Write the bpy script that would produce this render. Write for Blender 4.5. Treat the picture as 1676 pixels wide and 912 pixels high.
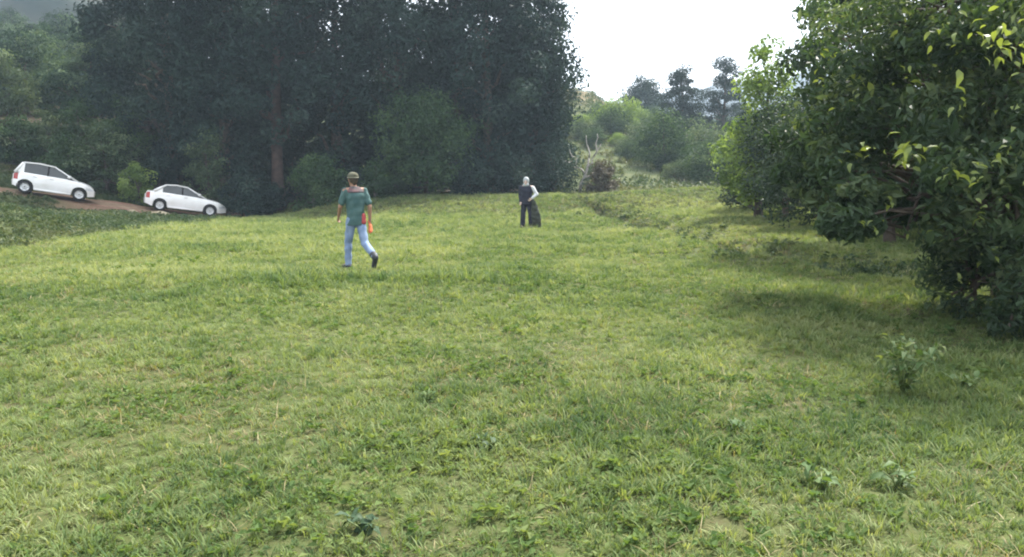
import bpy, bmesh, math, random
import numpy as np
from mathutils import Vector, Matrix

for o in list(bpy.data.objects):
    bpy.data.objects.remove(o)
SC = bpy.context.scene
COL = SC.collection
R = math.radians
rng = np.random.default_rng(7)
random.seed(7)

# ------------------------------------------------------------------ camera
F = 1315.0                       # focal length in photograph pixels (1676 wide)
CAM_Z = 1.6
PITCH = math.atan(162.0 / F)
cam = bpy.data.cameras.new('camera')
cam.sensor_width = 36.0
cam.lens = F / 1676.0 * 36.0
cam.clip_start = 0.05
cam.clip_end = 6000
camo = bpy.data.objects.new('camera', cam)
COL.objects.link(camo)
camo.location = (0, 0, CAM_Z)
camo.rotation_euler = (R(90) - PITCH, 0, 0)
SC.camera = camo

# ------------------------------------------------------------------ sky and sun
SUN_EL, SUN_AZ = R(54), R(38)    # azimuth measured from +Y (ahead) towards +X (right)
w = bpy.data.worlds.new('World')
SC.world = w
w.use_nodes = True
nt = w.node_tree
nt.nodes.clear()
out = nt.nodes.new('ShaderNodeOutputWorld')
bg = nt.nodes.new('ShaderNodeBackground')
sky = nt.nodes.new('ShaderNodeTexSky')
sky.sky_type = 'NISHITA'
sky.sun_disc = False
sky.sun_elevation = SUN_EL
sky.sun_rotation = SUN_AZ
sky.dust_density = 3.0
mixs = nt.nodes.new('ShaderNodeMix')
mixs.data_type = 'RGBA'
mixs.inputs[0].default_value = 0.8            # veil of even white cloud over the blue
mixs.inputs[7].default_value = (7.6, 7.9, 8.3, 1)
nt.links.new(sky.outputs[0], mixs.inputs[6])
nt.links.new(mixs.outputs[2], bg.inputs[0])
bg.inputs[1].default_value = 0.052
nt.links.new(bg.outputs[0], out.inputs[0])

sun = bpy.data.lights.new('sun', 'SUN')
sun.energy = 2.3
sun.angle = R(6)
sun.color = (1.0, 0.95, 0.86)
suno = bpy.data.objects.new('sun', sun)
COL.objects.link(suno)
sd = Vector((math.sin(SUN_AZ) * math.cos(SUN_EL), math.cos(SUN_AZ) * math.cos(SUN_EL), math.sin(SUN_EL)))
suno.rotation_euler = sd.to_track_quat('Z', 'Y').to_euler()
suno.location = (0, 0, 60)

vs = SC.view_settings
vs.view_transform = 'Standard'
vs.look = 'None'
vs.exposure = 2.58
vs.gamma = 1.0
vs.use_curve_mapping = False
SC.render.engine = 'CYCLES'
SC.cycles.use_denoising = True
SC.cycles.max_bounces = 6
SC.cycles.diffuse_bounces = 3
SC.cycles.transmission_bounces = 3
SC.cycles.transparent_max_bounces = 6
SC.cycles.volume_bounces = 0
SC.cycles.filter_width = 2.0

# ------------------------------------------------------------------ helpers
def ray(px, py):
    u = (px - 838.0) / F
    v = (456.0 - py) / F
    c, s = math.cos(PITCH), math.sin(PITCH)
    return u, c + v * s, -s + v * c

def P(px, py, Y):                # point seen at a photo pixel, Y metres ahead
    x, y, z = ray(px, py)
    k = Y / y
    return (x * k, Y, CAM_Z + z * k)

def G(px, py, z0=0.0):           # point where a photo pixel meets height z0
    x, y, z = ray(px, py)
    k = (z0 - CAM_Z) / z
    return (x * k, y * k, z0)

def GH(px, py):                  # where a photo pixel meets the terrain
    z0 = 0.0
    for _ in range(12):
        g = G(px, py, z0); z0 = .5 * z0 + .5 * Hs(g[0], g[1])
    return g[0], g[1], z0

def sst(a, b, x):
    t = np.clip((np.asarray(x, float) - a) / (b - a), 0, 1)
    return t * t * (3 - 2 * t)

def _hash(ix, iy, seed):
    n = (ix.astype(np.int64) * 374761393 + iy.astype(np.int64) * 668265263 + seed * 982451653) & 0x7fffffff
    n = ((n ^ (n >> 13)) * 1274126177) & 0x7fffffff
    n = n ^ (n >> 16)
    return (n & 0xffff) / 65535.0

def vn(x, y, s, seed=0):         # smooth value noise in 0..1, cell size s
    x = np.asarray(x, float) / s
    y = np.asarray(y, float) / s
    ix, iy = np.floor(x), np.floor(y)
    fx, fy = x - ix, y - iy
    fx = fx * fx * (3 - 2 * fx)
    fy = fy * fy * (3 - 2 * fy)
    a = _hash(ix, iy, seed); b = _hash(ix + 1, iy, seed)
    c = _hash(ix, iy + 1, seed); d = _hash(ix + 1, iy + 1, seed)
    return (a * (1 - fx) + b * fx) * (1 - fy) + (c * (1 - fx) + d * fx) * fy

def tag(o, label=None, cat=None, group=None, kind=None):
    if label: o['label'] = label
    if cat: o['category'] = cat
    if group: o['group'] = group
    if kind: o['kind'] = kind
    return o

def link(name, me, mat=None, parent=None, loc=None):
    o = bpy.data.objects.new(name, me)
    COL.objects.link(o)
    if mat is not None and me is not None and len(me.materials) == 0:
        me.materials.append(mat)
    if parent is not None: o.parent = parent
    if loc is not None: o.location = loc
    return o

def empty(name, loc, rz=0.0):
    o = bpy.data.objects.new(name, None)
    COL.objects.link(o)
    o.location = loc
    o.rotation_euler = (0, 0, rz)
    o.empty_display_size = 0.2
    return o

def np_mesh(name, V, faces, smooth=True, attrs=None):
    """V (n,3); faces: list of (m,k) int arrays"""
    me = bpy.data.meshes.new(name)
    V = np.asarray(V, np.float32)
    me.vertices.add(len(V))
    me.vertices.foreach_set('co', V.ravel())
    idx = np.concatenate([np.asarray(f, np.int32).ravel() for f in faces])
    tot = np.concatenate([np.full(len(f), np.asarray(f).shape[1], np.int32) for f in faces])
    start = np.concatenate([[0], np.cumsum(tot)[:-1]]).astype(np.int32)
    me.loops.add(len(idx))
    me.loops.foreach_set('vertex_index', idx)
    me.polygons.add(len(tot))
    me.polygons.foreach_set('loop_start', start)
    me.polygons.foreach_set('use_smooth', np.full(len(tot), smooth, bool))
    if attrs:
        for k, a in attrs.items():
            at = me.attributes.new(k, 'FLOAT', 'POINT')
            at.data.foreach_set('value', np.asarray(a, np.float32))
    me.update(calc_edges=True)
    return me

class MB:                        # collects tubes, lofts and boxes into one mesh
    def __init__(s): s.v = []; s.f3 = []; s.f4 = []; s.n = 0
    def add(s, V, f4=(), f3=()):
        V = np.asarray(V, float).reshape(-1, 3)
        if len(f4): s.f4.append(np.asarray(f4, int) + s.n)
        if len(f3): s.f3.append(np.asarray(f3, int) + s.n)
        s.v.append(V); s.n += len(V)
        return s
    def tube(s, pts, rad, k=7, cap=True):
        pts = np.asarray(pts, float); n = len(pts)
        rad = np.full(n, rad) if np.isscalar(rad) else np.asarray(rad, float)
        T = np.gradient(pts, axis=0)
        T /= np.linalg.norm(T, axis=1)[:, None] + 1e-9
        ref = np.array([0.31, 0.93, 0.2]) if abs(T[0, 2]) > .6 else np.array([0, 0, 1.0])
        A = np.cross(T, ref); A /= np.linalg.norm(A, axis=1)[:, None] + 1e-9
        B = np.cross(T, A)
        th = np.arange(k) / k * 2 * math.pi
        V = pts[:, None] + rad[:, None, None] * (np.cos(th)[None, :, None] * A[:, None] + np.sin(th)[None, :, None] * B[:, None])
        f = []
        for i in range(n - 1):
            for j in range(k):
                f.append((i * k + j, i * k + (j + 1) % k, (i + 1) * k + (j + 1) % k, (i + 1) * k + j))
        f3 = []
        V = V.reshape(-1, 3)
        if cap:
            V = np.vstack([V, pts[0], pts[-1]])
            for j in range(k):
                f3.append((n * k, (j + 1) % k, j))
                f3.append((n * k + 1, (n - 1) * k + j, (n - 1) * k + (j + 1) % k))
        return s.add(V, f, f3)
    def grid(s, Gd, close_u=False):       # Gd (a,b,3)
        Gd = np.asarray(Gd, float); a, b = Gd.shape[:2]
        f = []
        for i in range(a if close_u else a - 1):
            for j in range(b - 1):
                i2 = (i + 1) % a
                f.append((i * b + j, i2 * b + j, i2 * b + j + 1, i * b + j + 1))
        return s.add(Gd.reshape(-1, 3), f)
    def box(s, c, d, rz=0.0):
        x, y, z = np.asarray(d) / 2.0
        V = np.array([(-x,-y,-z),(x,-y,-z),(x,y,-z),(-x,y,-z),(-x,-y,z),(x,-y,z),(x,y,z),(-x,y,z)])
        cs, sn = math.cos(rz), math.sin(rz)
        V = V @ np.array([[cs, sn, 0], [-sn, cs, 0], [0, 0, 1]]) + np.asarray(c)
        return s.add(V, [(0,3,2,1),(4,5,6,7),(0,1,5,4),(1,2,6,5),(2,3,7,6),(3,0,4,7)])
    def mesh(s, name, smooth=True):
        fs = []
        if s.f4: fs.append(np.vstack(s.f4))
        if s.f3: fs.append(np.vstack(s.f3))
        return np_mesh(name, np.vstack(s.v), fs, smooth)
    def build(s, name, mat, parent=None, smooth=True, loc=None):
        return link(name, s.mesh(name, smooth), mat, parent, loc)

# ------------------------------------------------------------------ materials
def newmat(name):
    m = bpy.data.materials.new(name); m.use_nodes = True
    return m, m.node_tree, m.node_tree.nodes['Principled BSDF'], m.node_tree.nodes['Material Output']

def noise_mat(name, c1, c2, scale=5.0, rough=0.8, bump=0.0, bscale=None, spec=0.3, metal=0.0, coat=0.0):
    m, t, b, o = newmat(name)
    tc = t.nodes.new('ShaderNodeTexCoord')
    n = t.nodes.new('ShaderNodeTexNoise'); n.inputs['Scale'].default_value = scale; n.inputs['Detail'].default_value = 5
    t.links.new(tc.outputs['Object'], n.inputs['Vector'])
    r = t.nodes.new('ShaderNodeMapRange'); r.inputs[1].default_value = .32; r.inputs[2].default_value = .68
    t.links.new(n.outputs[0], r.inputs[0])
    mx = t.nodes.new('ShaderNodeMix'); mx.data_type = 'RGBA'
    mx.inputs[6].default_value = (*c1, 1); mx.inputs[7].default_value = (*c2, 1)
    t.links.new(r.outputs[0], mx.inputs[0])
    t.links.new(mx.outputs[2], b.inputs['Base Color'])
    b.inputs['Roughness'].default_value = rough
    b.inputs['Specular IOR Level'].default_value = spec
    b.inputs['Metallic'].default_value = metal
    b.inputs['Coat Weight'].default_value = coat
    if bump:
        n2 = t.nodes.new('ShaderNodeTexNoise'); n2.inputs['Scale'].default_value = bscale or scale * 4; n2.inputs['Detail'].default_value = 4
        t.links.new(tc.outputs['Object'], n2.inputs['Vector'])
        bp = t.nodes.new('ShaderNodeBump'); bp.inputs['Strength'].default_value = bump; bp.inputs['Distance'].default_value = 0.03
        t.links.new(n2.outputs[0], bp.inputs['Height']); t.links.new(bp.outputs[0], b.inputs['Normal'])
    return m

def leaf_mat(name, dark, mid, light, trans=0.3, rough=0.5, instancer=False, spec=0.25):
    m, t, b, o = newmat(name)
    at = t.nodes.new('ShaderNodeAttribute'); at.attribute_name = 'tint'
    if instancer: at.attribute_type = 'INSTANCER'
    cr = t.nodes.new('ShaderNodeValToRGB')
    cr.color_ramp.elements[0].color = (*dark, 1)
    cr.color_ramp.elements[1].color = (*light, 1)
    e = cr.color_ramp.elements.new(0.5); e.color = (*mid, 1)
    t.links.new(at.outputs['Fac'], cr.inputs[0])
    t.links.new(cr.outputs[0], b.inputs['Base Color'])
    b.inputs['Roughness'].default_value = rough
    b.inputs['Specular IOR Level'].default_value = spec
    tr = t.nodes.new('ShaderNodeBsdfTranslucent')
    hs = t.nodes.new('ShaderNodeMix'); hs.data_type = 'RGBA'; hs.blend_type = 'MULTIPLY'
    hs.inputs[0].default_value = 1.0; hs.inputs[7].default_value = (1.35, 1.3, .55, 1)
    t.links.new(cr.outputs[0], hs.inputs[6]); t.links.new(hs.outputs[2], tr.inputs[0])
    ms = t.nodes.new('ShaderNodeMixShader'); ms.inputs[0].default_value = trans
    t.links.new(b.outputs[0], ms.inputs[1]); t.links.new(tr.outputs[0], ms.inputs[2])
    t.links.new(ms.outputs[0], o.inputs[0])
    return m

M = {}
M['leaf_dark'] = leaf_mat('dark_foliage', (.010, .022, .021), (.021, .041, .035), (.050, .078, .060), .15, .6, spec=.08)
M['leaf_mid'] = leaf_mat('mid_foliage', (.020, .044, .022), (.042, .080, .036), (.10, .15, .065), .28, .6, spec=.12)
M['leaf_olive'] = leaf_mat('olive_foliage', (.032, .052, .028), (.070, .108, .058), (.18, .22, .13), .3, .6, spec=.12)
M['leaf_light'] = leaf_mat('light_foliage', (.075, .125, .040), (.14, .21, .065), (.25, .33, .11), .45, .55, spec=.15)
M['leaf_near'] = leaf_mat('near_foliage', (.020, .040, .022), (.050, .086, .042), (.15, .19, .095), .36, .5, spec=.25)
M['leaf_yellow'] = leaf_mat('young_leaf', (.12, .165, .045), (.17, .215, .065), (.26, .28, .10), .4, .4)
M['leaf_hill'] = leaf_mat('hill_foliage', (.012, .030, .022), (.034, .066, .042), (.115, .165, .10), .3, .6, spec=.1)
M['leaf_hedge'] = leaf_mat('hedge_foliage', (.014, .030, .020), (.032, .056, .034), (.085, .115, .062), .3, .5, spec=.2)
M['needle'] = leaf_mat('needles', (.012, .026, .022), (.022, .040, .032), (.042, .066, .046), .1, .6, spec=.08)
M['brown_leaf'] = leaf_mat('dry_foliage', (.05, .045, .034), (.085, .072, .054), (.13, .11, .085), .2)
M['weed_leaf'] = leaf_mat('weed_leaf', (.042, .09, .030), (.072, .125, .040), (.15, .20, .075), .32, .6)
M['weed_dark'] = leaf_mat('dark_weed_leaf', (.022, .05, .026), (.04, .075, .034), (.08, .13, .05), .25, .6)
M['bark'] = noise_mat('bark', (.045, .035, .028), (.12, .095, .075), 6, .95, .8, 18)
M['bark_red'] = noise_mat('red_bark', (.036, .025, .021), (.080, .052, .042), 4, .95, .8, 14)
M['dead_wood'] = noise_mat('dead_wood', (.22, .20, .18), (.36, .34, .31), 5, .9, .5)
GRASS_T = 0.38
M['grass'] = leaf_mat('grass_blade', (.048, .092, .037), (.138, .188, .074), (.262, .290, .145), GRASS_T, .7, True, .1)
M['grass_weed'] = leaf_mat('ground_weed', (.056, .105, .034), (.100, .155, .050), (.18, .22, .085), .36, .7, True, .1)
M['grass_dry'] = leaf_mat('dry_grass', (.13, .105, .055), (.23, .195, .10), (.36, .32, .19), .3, .7, True)
M['bank_weed'] = leaf_mat('bank_weed', (.026, .055, .024), (.055, .085, .036), (.140, .145, .070), .28, .5, True)

# ------------------------------------------------------------------ terrain
def ramp_road(x):                # height of the track, rising to the left
    return np.interp(x, [-80, -30, -24.5, -22.5, -17.4, -15.8, -13, 0], [8, 2.2, 1.14, .78, -.22, -.34, -.32, -.2])

def track_y(x):
    return np.interp(x, [-80, -45, -30, -22.5, -17.4, -14, -10, -5], [8, 26, 34.8, 39.3, 42.4, 44.4, 46.2, 48])

def xfoot(y):
    return np.interp(y, [0, 10, 17, 23, 30, 36, 60], [-10.6, -10.8, -11.3, -12.2, -13.2, -13.6, -13.6])

def gully_x(y):
    return np.interp(y, [0, 14, 17, 25, 41, 60], [6.8, 5.9, 5.1, 4.9, 3.9, 3.2]) + 0.25 * np.sin(y * .7)

def H(x, y):
    x = np.asarray(x, float); y = np.asarray(y, float)
    z = 0.10 * (vn(x, y, 3.1, 1) - .5) + 0.05 * (vn(x, y, .9, 2) - .5) + .22 * (vn(x, y, 13., 3) - .5)
    z = z * (0.35 + .65 * sst(3, 12, np.hypot(x, y)))
    # left bank between field and track
    bk = sst(0, 5.0, xfoot(y) - x) * (.92 + .015 * np.maximum(xfoot(y) - 5 - x, 0)) * (1 - .85 * sst(24, 33, y))
    road = ramp_road(x)
    t = sst(-6.0, -2.0, y - track_y(x))
    left = bk * (1 - t) + (road * (x < 0)) * t * sst(-8, -14, x)
    z = z * (1 - .7 * sst(-14, -17, x) * sst(-6, -3, y - track_y(x))) + left
    z = z - .20 * sst(22, 33, y) * sst(-4, -9, x) * (1 - sst(0, 4, xfoot(y) - x))
    # terrace under the tall trees
    wt = sst(-12.5, -8.5, x) * (1 - sst(34, 60, x))
    z = z + .72 * sst(36.5, 43.5, y) * wt
    z = z + .35 * sst(44, 47, y) * sst(-9, -12.5, x)
    # hills behind
    wl = sst(-12, -30, x)
    hill_l = .27 * np.maximum(y - 50 - 8 * (vn(x, y, 17, 9) - .5), 0)
    hill_l = 26 * (1 - np.exp(-hill_l / 26))
    z = z + hill_l * wl * sst(47, 56, y)
    wc = sst(-8, 4, x) * (1 - sst(150, 260, x))
    top = np.interp(x, [-20, 6, 11, 14, 18, 30, 60, 120], [14, 14.3, 13.6, 11.6, 9.4, 7.6, 8.5, 10])
    hc = top * sst(46, 128, y) ** 1.1
    z = z + hc * wc + 1.2 * (vn(x, y, 9, 5) - .5) * sst(50, 70, y)
    # gully and right bank
    g = x - gully_x(y)
    on = sst(11.5, 16, y) * (1 - sst(40, 46, y))
    z = z - .62 * np.exp(-(g / .5) ** 2) * on + .14 * np.exp(-((g + 1.1) / .6) ** 2) * on
    z = z + (.20 * sst(.3, 3.0, g) + .25 * sst(3, 8, g)) * sst(12, 19, y) * (1 - sst(42, 50, y))
    z = z + .42 * (vn(x, y, 1.1, 6) - .5) * np.exp(-((g - .8) / 1.6) ** 2) * on
    return z

def Hs(x, y): return float(H(x, y))

def axis(segs):
    out = []
    for a, b, st in segs:
        out.append(np.arange(a, b, st))
    return np.concatenate(out)

xs = axis([(-420, -120, 12), (-120, -45, 2.5), (-45, -9, .45), (-9, 10, .2), (10, 45, .7), (45, 160, 4), (160, 421, 13)])
ys = axis([(-30, 1, 1.5), (1, 20, .22), (20, 50, .35), (50, 140, 1.3), (140, 300, 6), (300, 901, 30)])
XX, YY = np.meshgrid(xs, ys)
ZZ = H(XX, YY)
nx, ny = len(xs), len(ys)
ii = (np.arange(ny - 1)[:, None] * nx + np.arange(nx - 1)[None]).ravel()
quads = np.stack([ii, ii + 1, ii + nx + 1, ii + nx], 1)
def soil_at(x, y):               # bare red earth
    d = np.abs(y - track_y(x))
    s = (1 - sst(1.2, 2.2, d + 1.2 * (vn(x, y, 1.2, 21) - .5))) * sst(-13, -15, x) * sst(-26, -21, x)
    cut = np.exp(-(((x + 18.6) / 3.0) ** 2 + ((y - 38.6) / 2.2) ** 2)) * 1.35 * (.5 + .8 * vn(x, y, .8, 23))
    s = np.maximum(s, np.clip(cut - .1, 0, 1))
    s = np.maximum(s, .32 * sst(95, 110, y) * (1 - sst(15.5, 18.5, x + 3 * vn(x, y, 6, 8))) * sst(4, 7, x))
    return s
def worn_at(x, y):               # worn, half bare spots in the turf
    s = 0 * np.asarray(x, float)
    for px, py, r in ((40, 652, .30), (840, 742, .16), (395, 720, .18), (640, 880, .18), (1175, 840, .16), (1330, 445, .5), (1400, 470, .6), (1290, 660, .2), (1490, 510, .7)):
        gx, gy, _ = G(px, py)
        s = np.maximum(s, np.exp(-((x - gx) ** 2 + ((y - gy) / 1.2) ** 2) / r ** 2))
    s = np.maximum(s, 1.3 * np.exp(-((x - gully_x(y) - .2) / .7) ** 2) * sst(13, 16, y) * (1 - sst(40, 45, y)) * sst(.3, .6, vn(x, y, 1.6, 25)))
    return np.clip(s * (.3 + 1.1 * vn(x, y, .35, 24)), 0, 1)
def rough_at(x, y):              # taller, darker weedy ground (banks, hills)
    a = sst(-.3, 1.2, xfoot(y) - x) * (1 - sst(45, 60, y) * 0)
    b = sst(46, 52, y)
    g = np.exp(-((x - gully_x(y)) / 1.2) ** 2) * sst(12, 16, y) * (1 - sst(40, 46, y))
    b = np.maximum(b, .75 * sst(36.5, 38.5, y) * sst(-12, -9, x) * (1 - sst(2, 7, x)))
    return np.clip(np.maximum(np.maximum(a, b), g), 0, 1)
gme = np_mesh('ground', np.stack([XX, YY, ZZ], 2).reshape(-1, 3), [quads], True,
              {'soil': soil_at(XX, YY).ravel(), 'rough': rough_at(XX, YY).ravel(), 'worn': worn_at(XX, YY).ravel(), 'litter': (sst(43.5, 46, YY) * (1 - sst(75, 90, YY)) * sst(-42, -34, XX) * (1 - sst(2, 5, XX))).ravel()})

def ground_material():
    m, t, b, o = newmat('meadow_ground')
    N = t.nodes.new; L = t.links.new
    tc = N('ShaderNodeTexCoord')
    def noise(s, d=4):
        n = N('ShaderNodeTexNoise'); n.inputs['Scale'].default_value = s; n.inputs['Detail'].default_value = d
        L(tc.outputs['Object'], n.inputs['Vector']); return n.outputs[0]
    def rng_(s, a, c):
        r = N('ShaderNodeMapRange'); r.inputs[1].default_value = a; r.inputs[2].default_value = c; L(s, r.inputs[0]); return r.outputs[0]
    def mix(f, a, c):
        x = N('ShaderNodeMix'); x.data_type = 'RGBA'
        if isinstance(f, float): x.inputs[0].default_value = f
        else: L(f, x.inputs[0])
        for k, val in ((6, a), (7, c)):
            if isinstance(val, tuple): x.inputs[k].default_value = (*val, 1)
            else: L(val, x.inputs[k])
        return x.outputs[2]
    def attr(n):
        a = N('ShaderNodeAttribute'); a.attribute_name = n; return a.outputs['Fac']
    big = rng_(noise(.16), .35, .65); mid = rng_(noise(1.1, 6), .38, .62); fine = rng_(noise(14, 6), .35, .65)
    c = mix(big, (.066, .086, .028), (.100, .122, .038))
    c = mix(mid, c, (.050, .062, .022))
    th = mix(fine, (.030, .036, .014), (.080, .072, .036))
    f2 = N('ShaderNodeMath'); f2.operation = 'MULTIPLY'; f2.inputs[1].default_value = .45; L(fine, f2.inputs[0])
    c = mix(f2.outputs[0], c, th)
    rough_c = mix(mid, (.046, .064, .026), (.088, .100, .046))
    rf = N('ShaderNodeMath'); rf.operation = 'MULTIPLY'; rf.inputs[1].default_value = .8; L(attr('rough'), rf.inputs[0])
    c = mix(rf.outputs[0], c, rough_c)
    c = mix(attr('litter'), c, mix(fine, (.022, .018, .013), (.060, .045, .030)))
    wf = N('ShaderNodeMath'); wf.operation = 'MULTIPLY'; wf.inputs[1].default_value = .5; L(attr('worn'), wf.inputs[0])
    c = mix(wf.outputs[0], c, mix(fine, (.050, .036, .026), (.12, .085, .058)))
    sc = mix(fine, (.17, .082, .06), (.30, .18, .135))
    c = mix(attr('soil'), c, sc)
    L(c, b.inputs['Base Color'])
    b.inputs['Roughness'].default_value = .95
    b.inputs['Specular IOR Level'].default_value = .1
    bp = N('ShaderNodeBump'); bp.inputs['Strength'].default_value = .7; bp.inputs['Distance'].default_value = .06
    L(noise(9, 7), bp.inputs['Height']); L(bp.outputs[0], b.inputs['Normal'])
    return m
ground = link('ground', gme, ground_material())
tag(ground, 'rolling green meadow with weedy banks and hillsides', 'ground', kind='structure')

# dirt track
tx = np.arange(-62, -13.4, .4)
row = []
for x in tx:
    yc = float(track_y(x))
    off = np.linspace(-1.2, 1.2, 9)
    yy = yc + off
    zz = H(np.full(9, x), yy)
    rut = -.05 * np.exp(-((np.abs(off) - .75) / .22) ** 2)
    row.append(np.stack([np.full(9, x), yy, zz + .05 + rut - .08 * (np.abs(off) > 1.1)], 1))
M['dirt'] = noise_mat('red_dirt', (.15, .095, .062), (.25, .18, .12), 2.2, .95, .6, 9, .1)
tag(MB().grid(np.array(row)).build('dirt_road', M['dirt']), 'rutted reddish dirt track', 'road', kind='structure')

# far mountains: closed ridges standing on the plain
def mountain(name, label, x0, x1, y, depth, prof, seed, mat):
    u = np.linspace(0, 1, 130); v = np.linspace(0, 1, 34)
    U, Vv = np.meshgrid(u, v)
    X = x0 + (x1 - x0) * U
    Y = y + depth * (Vv - .5)
    hgt = np.interp(U, [p[0] for p in prof], [p[1] for p in prof])
    Z = hgt * np.sin(np.pi * np.clip(Vv, 0, 1)) ** .8
    Z = Z * (1 + .35 * (vn(X, Y, 60, seed) - .5) + .22 * (vn(X, Y, 22, seed + 1) - .5) + .10 * (vn(X, Y, 8, seed + 2) - .5)) - 2
    o = MB().grid(np.stack([X, Y, Z], 2).transpose(1, 0, 2)).build(name, mat)
    return tag(o, label, 'mountain', kind='structure')
M['mount'] = noise_mat('wooded_slope', (.016, .024, .022), (.060, .064, .056), .09, .95, 1.0, .5, .05)
mountain('mountain', 'hazy wooded mountain behind the left hillside', -240, 15, 168, 80,
         [(0, 62), (.28, 60), (.42, 56), (.52, 50), (.60, 41), (.70, 27), (.85, 11), (1, 3)], 31, M['mount'])
mountain('mountain', 'pale distant ridge under the bright sky', -120, 620, 800, 260,
         [(0, 40), (.2, 62), (.38, 74), (.45, 86), (.55, 98), (.7, 80), (1, 60)], 41, M['mount'])

# ------------------------------------------------------------------ vegetation
def leaf_cloud(C, size, tint, up=.6, aspect=.55, fold=.25, rs=rng, outward=None):
    """rhombic folded leaves at the points C (n,3)"""
    n = len(C)
    nrm = rs.normal(size=(n, 3))
    if outward is None: nrm[:, 2] = np.abs(nrm[:, 2]) + up
    else: nrm = nrm * .55 + outward * 1.25 + np.array((0, 0, up))
    nrm /= np.linalg.norm(nrm, axis=1)[:, None]
    a = rs.normal(size=(n, 3)); a[:, 2] -= .35
    a -= (a * nrm).sum(1)[:, None] * nrm
    a /= np.linalg.norm(a, axis=1)[:, None] + 1e-9
    b = np.cross(nrm, a)
    s = (np.asarray(size) * (.65 + .7 * rs.random(n)))[:, None]
    tip = C + a * s * .6 - nrm * s * .12
    base = C - a * s * .5
    m1 = C + b * s * aspect * .5 + nrm * s * fold * .5
    m2 = C - b * s * aspect * .5 + nrm * s * fold * .5
    V = np.stack([base, m1, tip, m2], 1).reshape(-1, 3)
    i = np.arange(n)[:, None] * 4
    f = np.concatenate([i + np.array([[0, 1, 2]]), i + np.array([[0, 2, 3]])], 0)
    return V, f, np.repeat(tint, 4)

def crown_mesh(name, centres, radii, per, size, up=.6, flat=.75, seed=0, aspect=.55, vary=.0):
    """foliage gathered in clumps; every clump has its own leaf colour"""
    rs = np.random.default_rng(seed)
    P_, T_, O_ = [], [], []
    for c, r in zip(centres, radii):
        n = int(per * (.7 + .6 * rs.random()))
        d = rs.normal(size=(n, 3)); d /= np.linalg.norm(d, axis=1)[:, None]
        q = d * (rs.random(n) ** .33)[:, None] * r
        q[:, 2] *= flat
        q += rs.normal(size=(n, 3)) * r * .12
        P_.append(c + q); O_.append(d)
        T_.append(np.clip(rs.normal(.42, .22) + rs.normal(0, .11, n), 0, 1))
    P_ = np.concatenate(P_); T_ = np.concatenate(T_)
    V, f, t = leaf_cloud(P_, size * (1 + vary * (rs.random(len(P_)) ** 2 * 2 - .6)), T_, up, aspect, .25, rs, np.concatenate(O_))
    return np_mesh(name, V, [f], False, {'tint': t})

def limb_path(a, b, sag=.0, n=6, rs=rng, wob=.06):
    a = np.asarray(a, float); b = np.asarray(b, float)
    t = np.linspace(0, 1, n)[:, None]
    L = np.linalg.norm(b - a)
    p = a + (b - a) * t
    p[:, 2] += sag * L * np.sin(math.pi * t[:, 0])
    p[1:-1] += rs.normal(size=(n - 2, 3)) * L * wob
    return p

def tree_parts(height, z0, prof, nclump, rclump, per, size, seed, trunk_r=.25, limbs=14, flat=.75, up=.6, lean=(0, 0), aspect=.55, shell=.55):
    """returns trunk MB and crown mesh args; prof: list of (t, radius)"""
    rs = np.random.default_rng(seed)
    C, Rr = [], []
    pt, pr = [p[0] for p in prof], [p[1] for p in prof]
    # clump heights weighted by radius
    tt = np.linspace(0, 1, 200); wgt = np.interp(tt, pt, pr) + .15; cw = np.cumsum(wgt) / wgt.sum()
    for k in range(nclump):
        t = np.interp((k + rs.random()) / nclump, cw, tt)
        ang = k * 2.39996 + rs.normal(0, .5)
        rr = np.interp(t, pt, pr) * (shell + (1 - shell) * rs.random()) * (.85 + .35 * rs.random())
        C.append((rr * math.cos(ang) + lean[0] * t, rr * math.sin(ang) + lean[1] * t, z0 + t * (height - z0) + rs.normal(0, .2)))
        Rr.append(rclump * (.65 + .7 * rs.random()))
    C = np.array(C)
    tb = MB()
    n = 9
    tz = np.linspace(0, 1, n)
    path = np.stack([lean[0] * tz ** 1.5 + .12 * np.sin(tz * 5 + seed), lean[1] * tz ** 1.5 + .12 * np.cos(tz * 4 + seed) - .12, -.25 + tz * (height * .93 + .25)], 1)
    rad = trunk_r * (1 - tz) ** .8 + trunk_r * .06
    rad[0] *= 1.45
    tb.tube(path, rad, 9)
    order = rs.permutation(len(C))[:limbs]
    for k in order:
        c = C[k]
        za = max(.4, c[2] - (.45 + .5 * rs.random()) * math.hypot(c[0], c[1]) - .2)
        za = min(za, height * .88)
        s = (za + .25) / (height * .93 + .25)
        a = np.array([np.interp(s, tz, path[:, i]) for i in range(3)])
        r0 = max(.02, np.interp(s, tz, rad) * .5)
        tb.tube(limb_path(a, c, .08, 6, rs), np.linspace(r0, .015 + .02 * trunk_r, 6), 5, False)
    return tb, C, Rr

def tree(name, label, cat, x, y, height, z0, prof, nclump, rclump, per, size, mat, seed, group=None, bark='bark', rot=None, **kw):
    z = Hs(x, y)
    root = empty(name, (x, y, z), rot if rot is not None else (seed * 1.7) % 6.28)
    tag(root, label, cat, group)
    tb, C, Rr = tree_parts(height, z0, prof, nclump, rclump, per, size, seed, **kw)
    tb.build('trunk', M[bark], root)
    link('crown', crown_mesh('crown', C, Rr, per, size, kw.get('up', .6), kw.get('flat', .75), seed, kw.get('aspect', .55)), M[mat], root)
    return root

def copy_tree(src, x, y, scale, rz, label, group=None, z=None):
    r = src.copy(); COL.objects.link(r)
    r.location = (x, y, Hs(x, y) if z is None else z); r.rotation_euler = (0, 0, rz); r.scale = (scale[0], scale[0], scale[1]) if not np.isscalar(scale) else (scale,) * 3
    r['label'] = label
    if group: r['group'] = group
    for ch in list(src.children):
        c = ch.copy(); COL.objects.link(c); c.parent = r
    return r

def X(px, Y): return (px - 838.0) / F * Y

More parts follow.
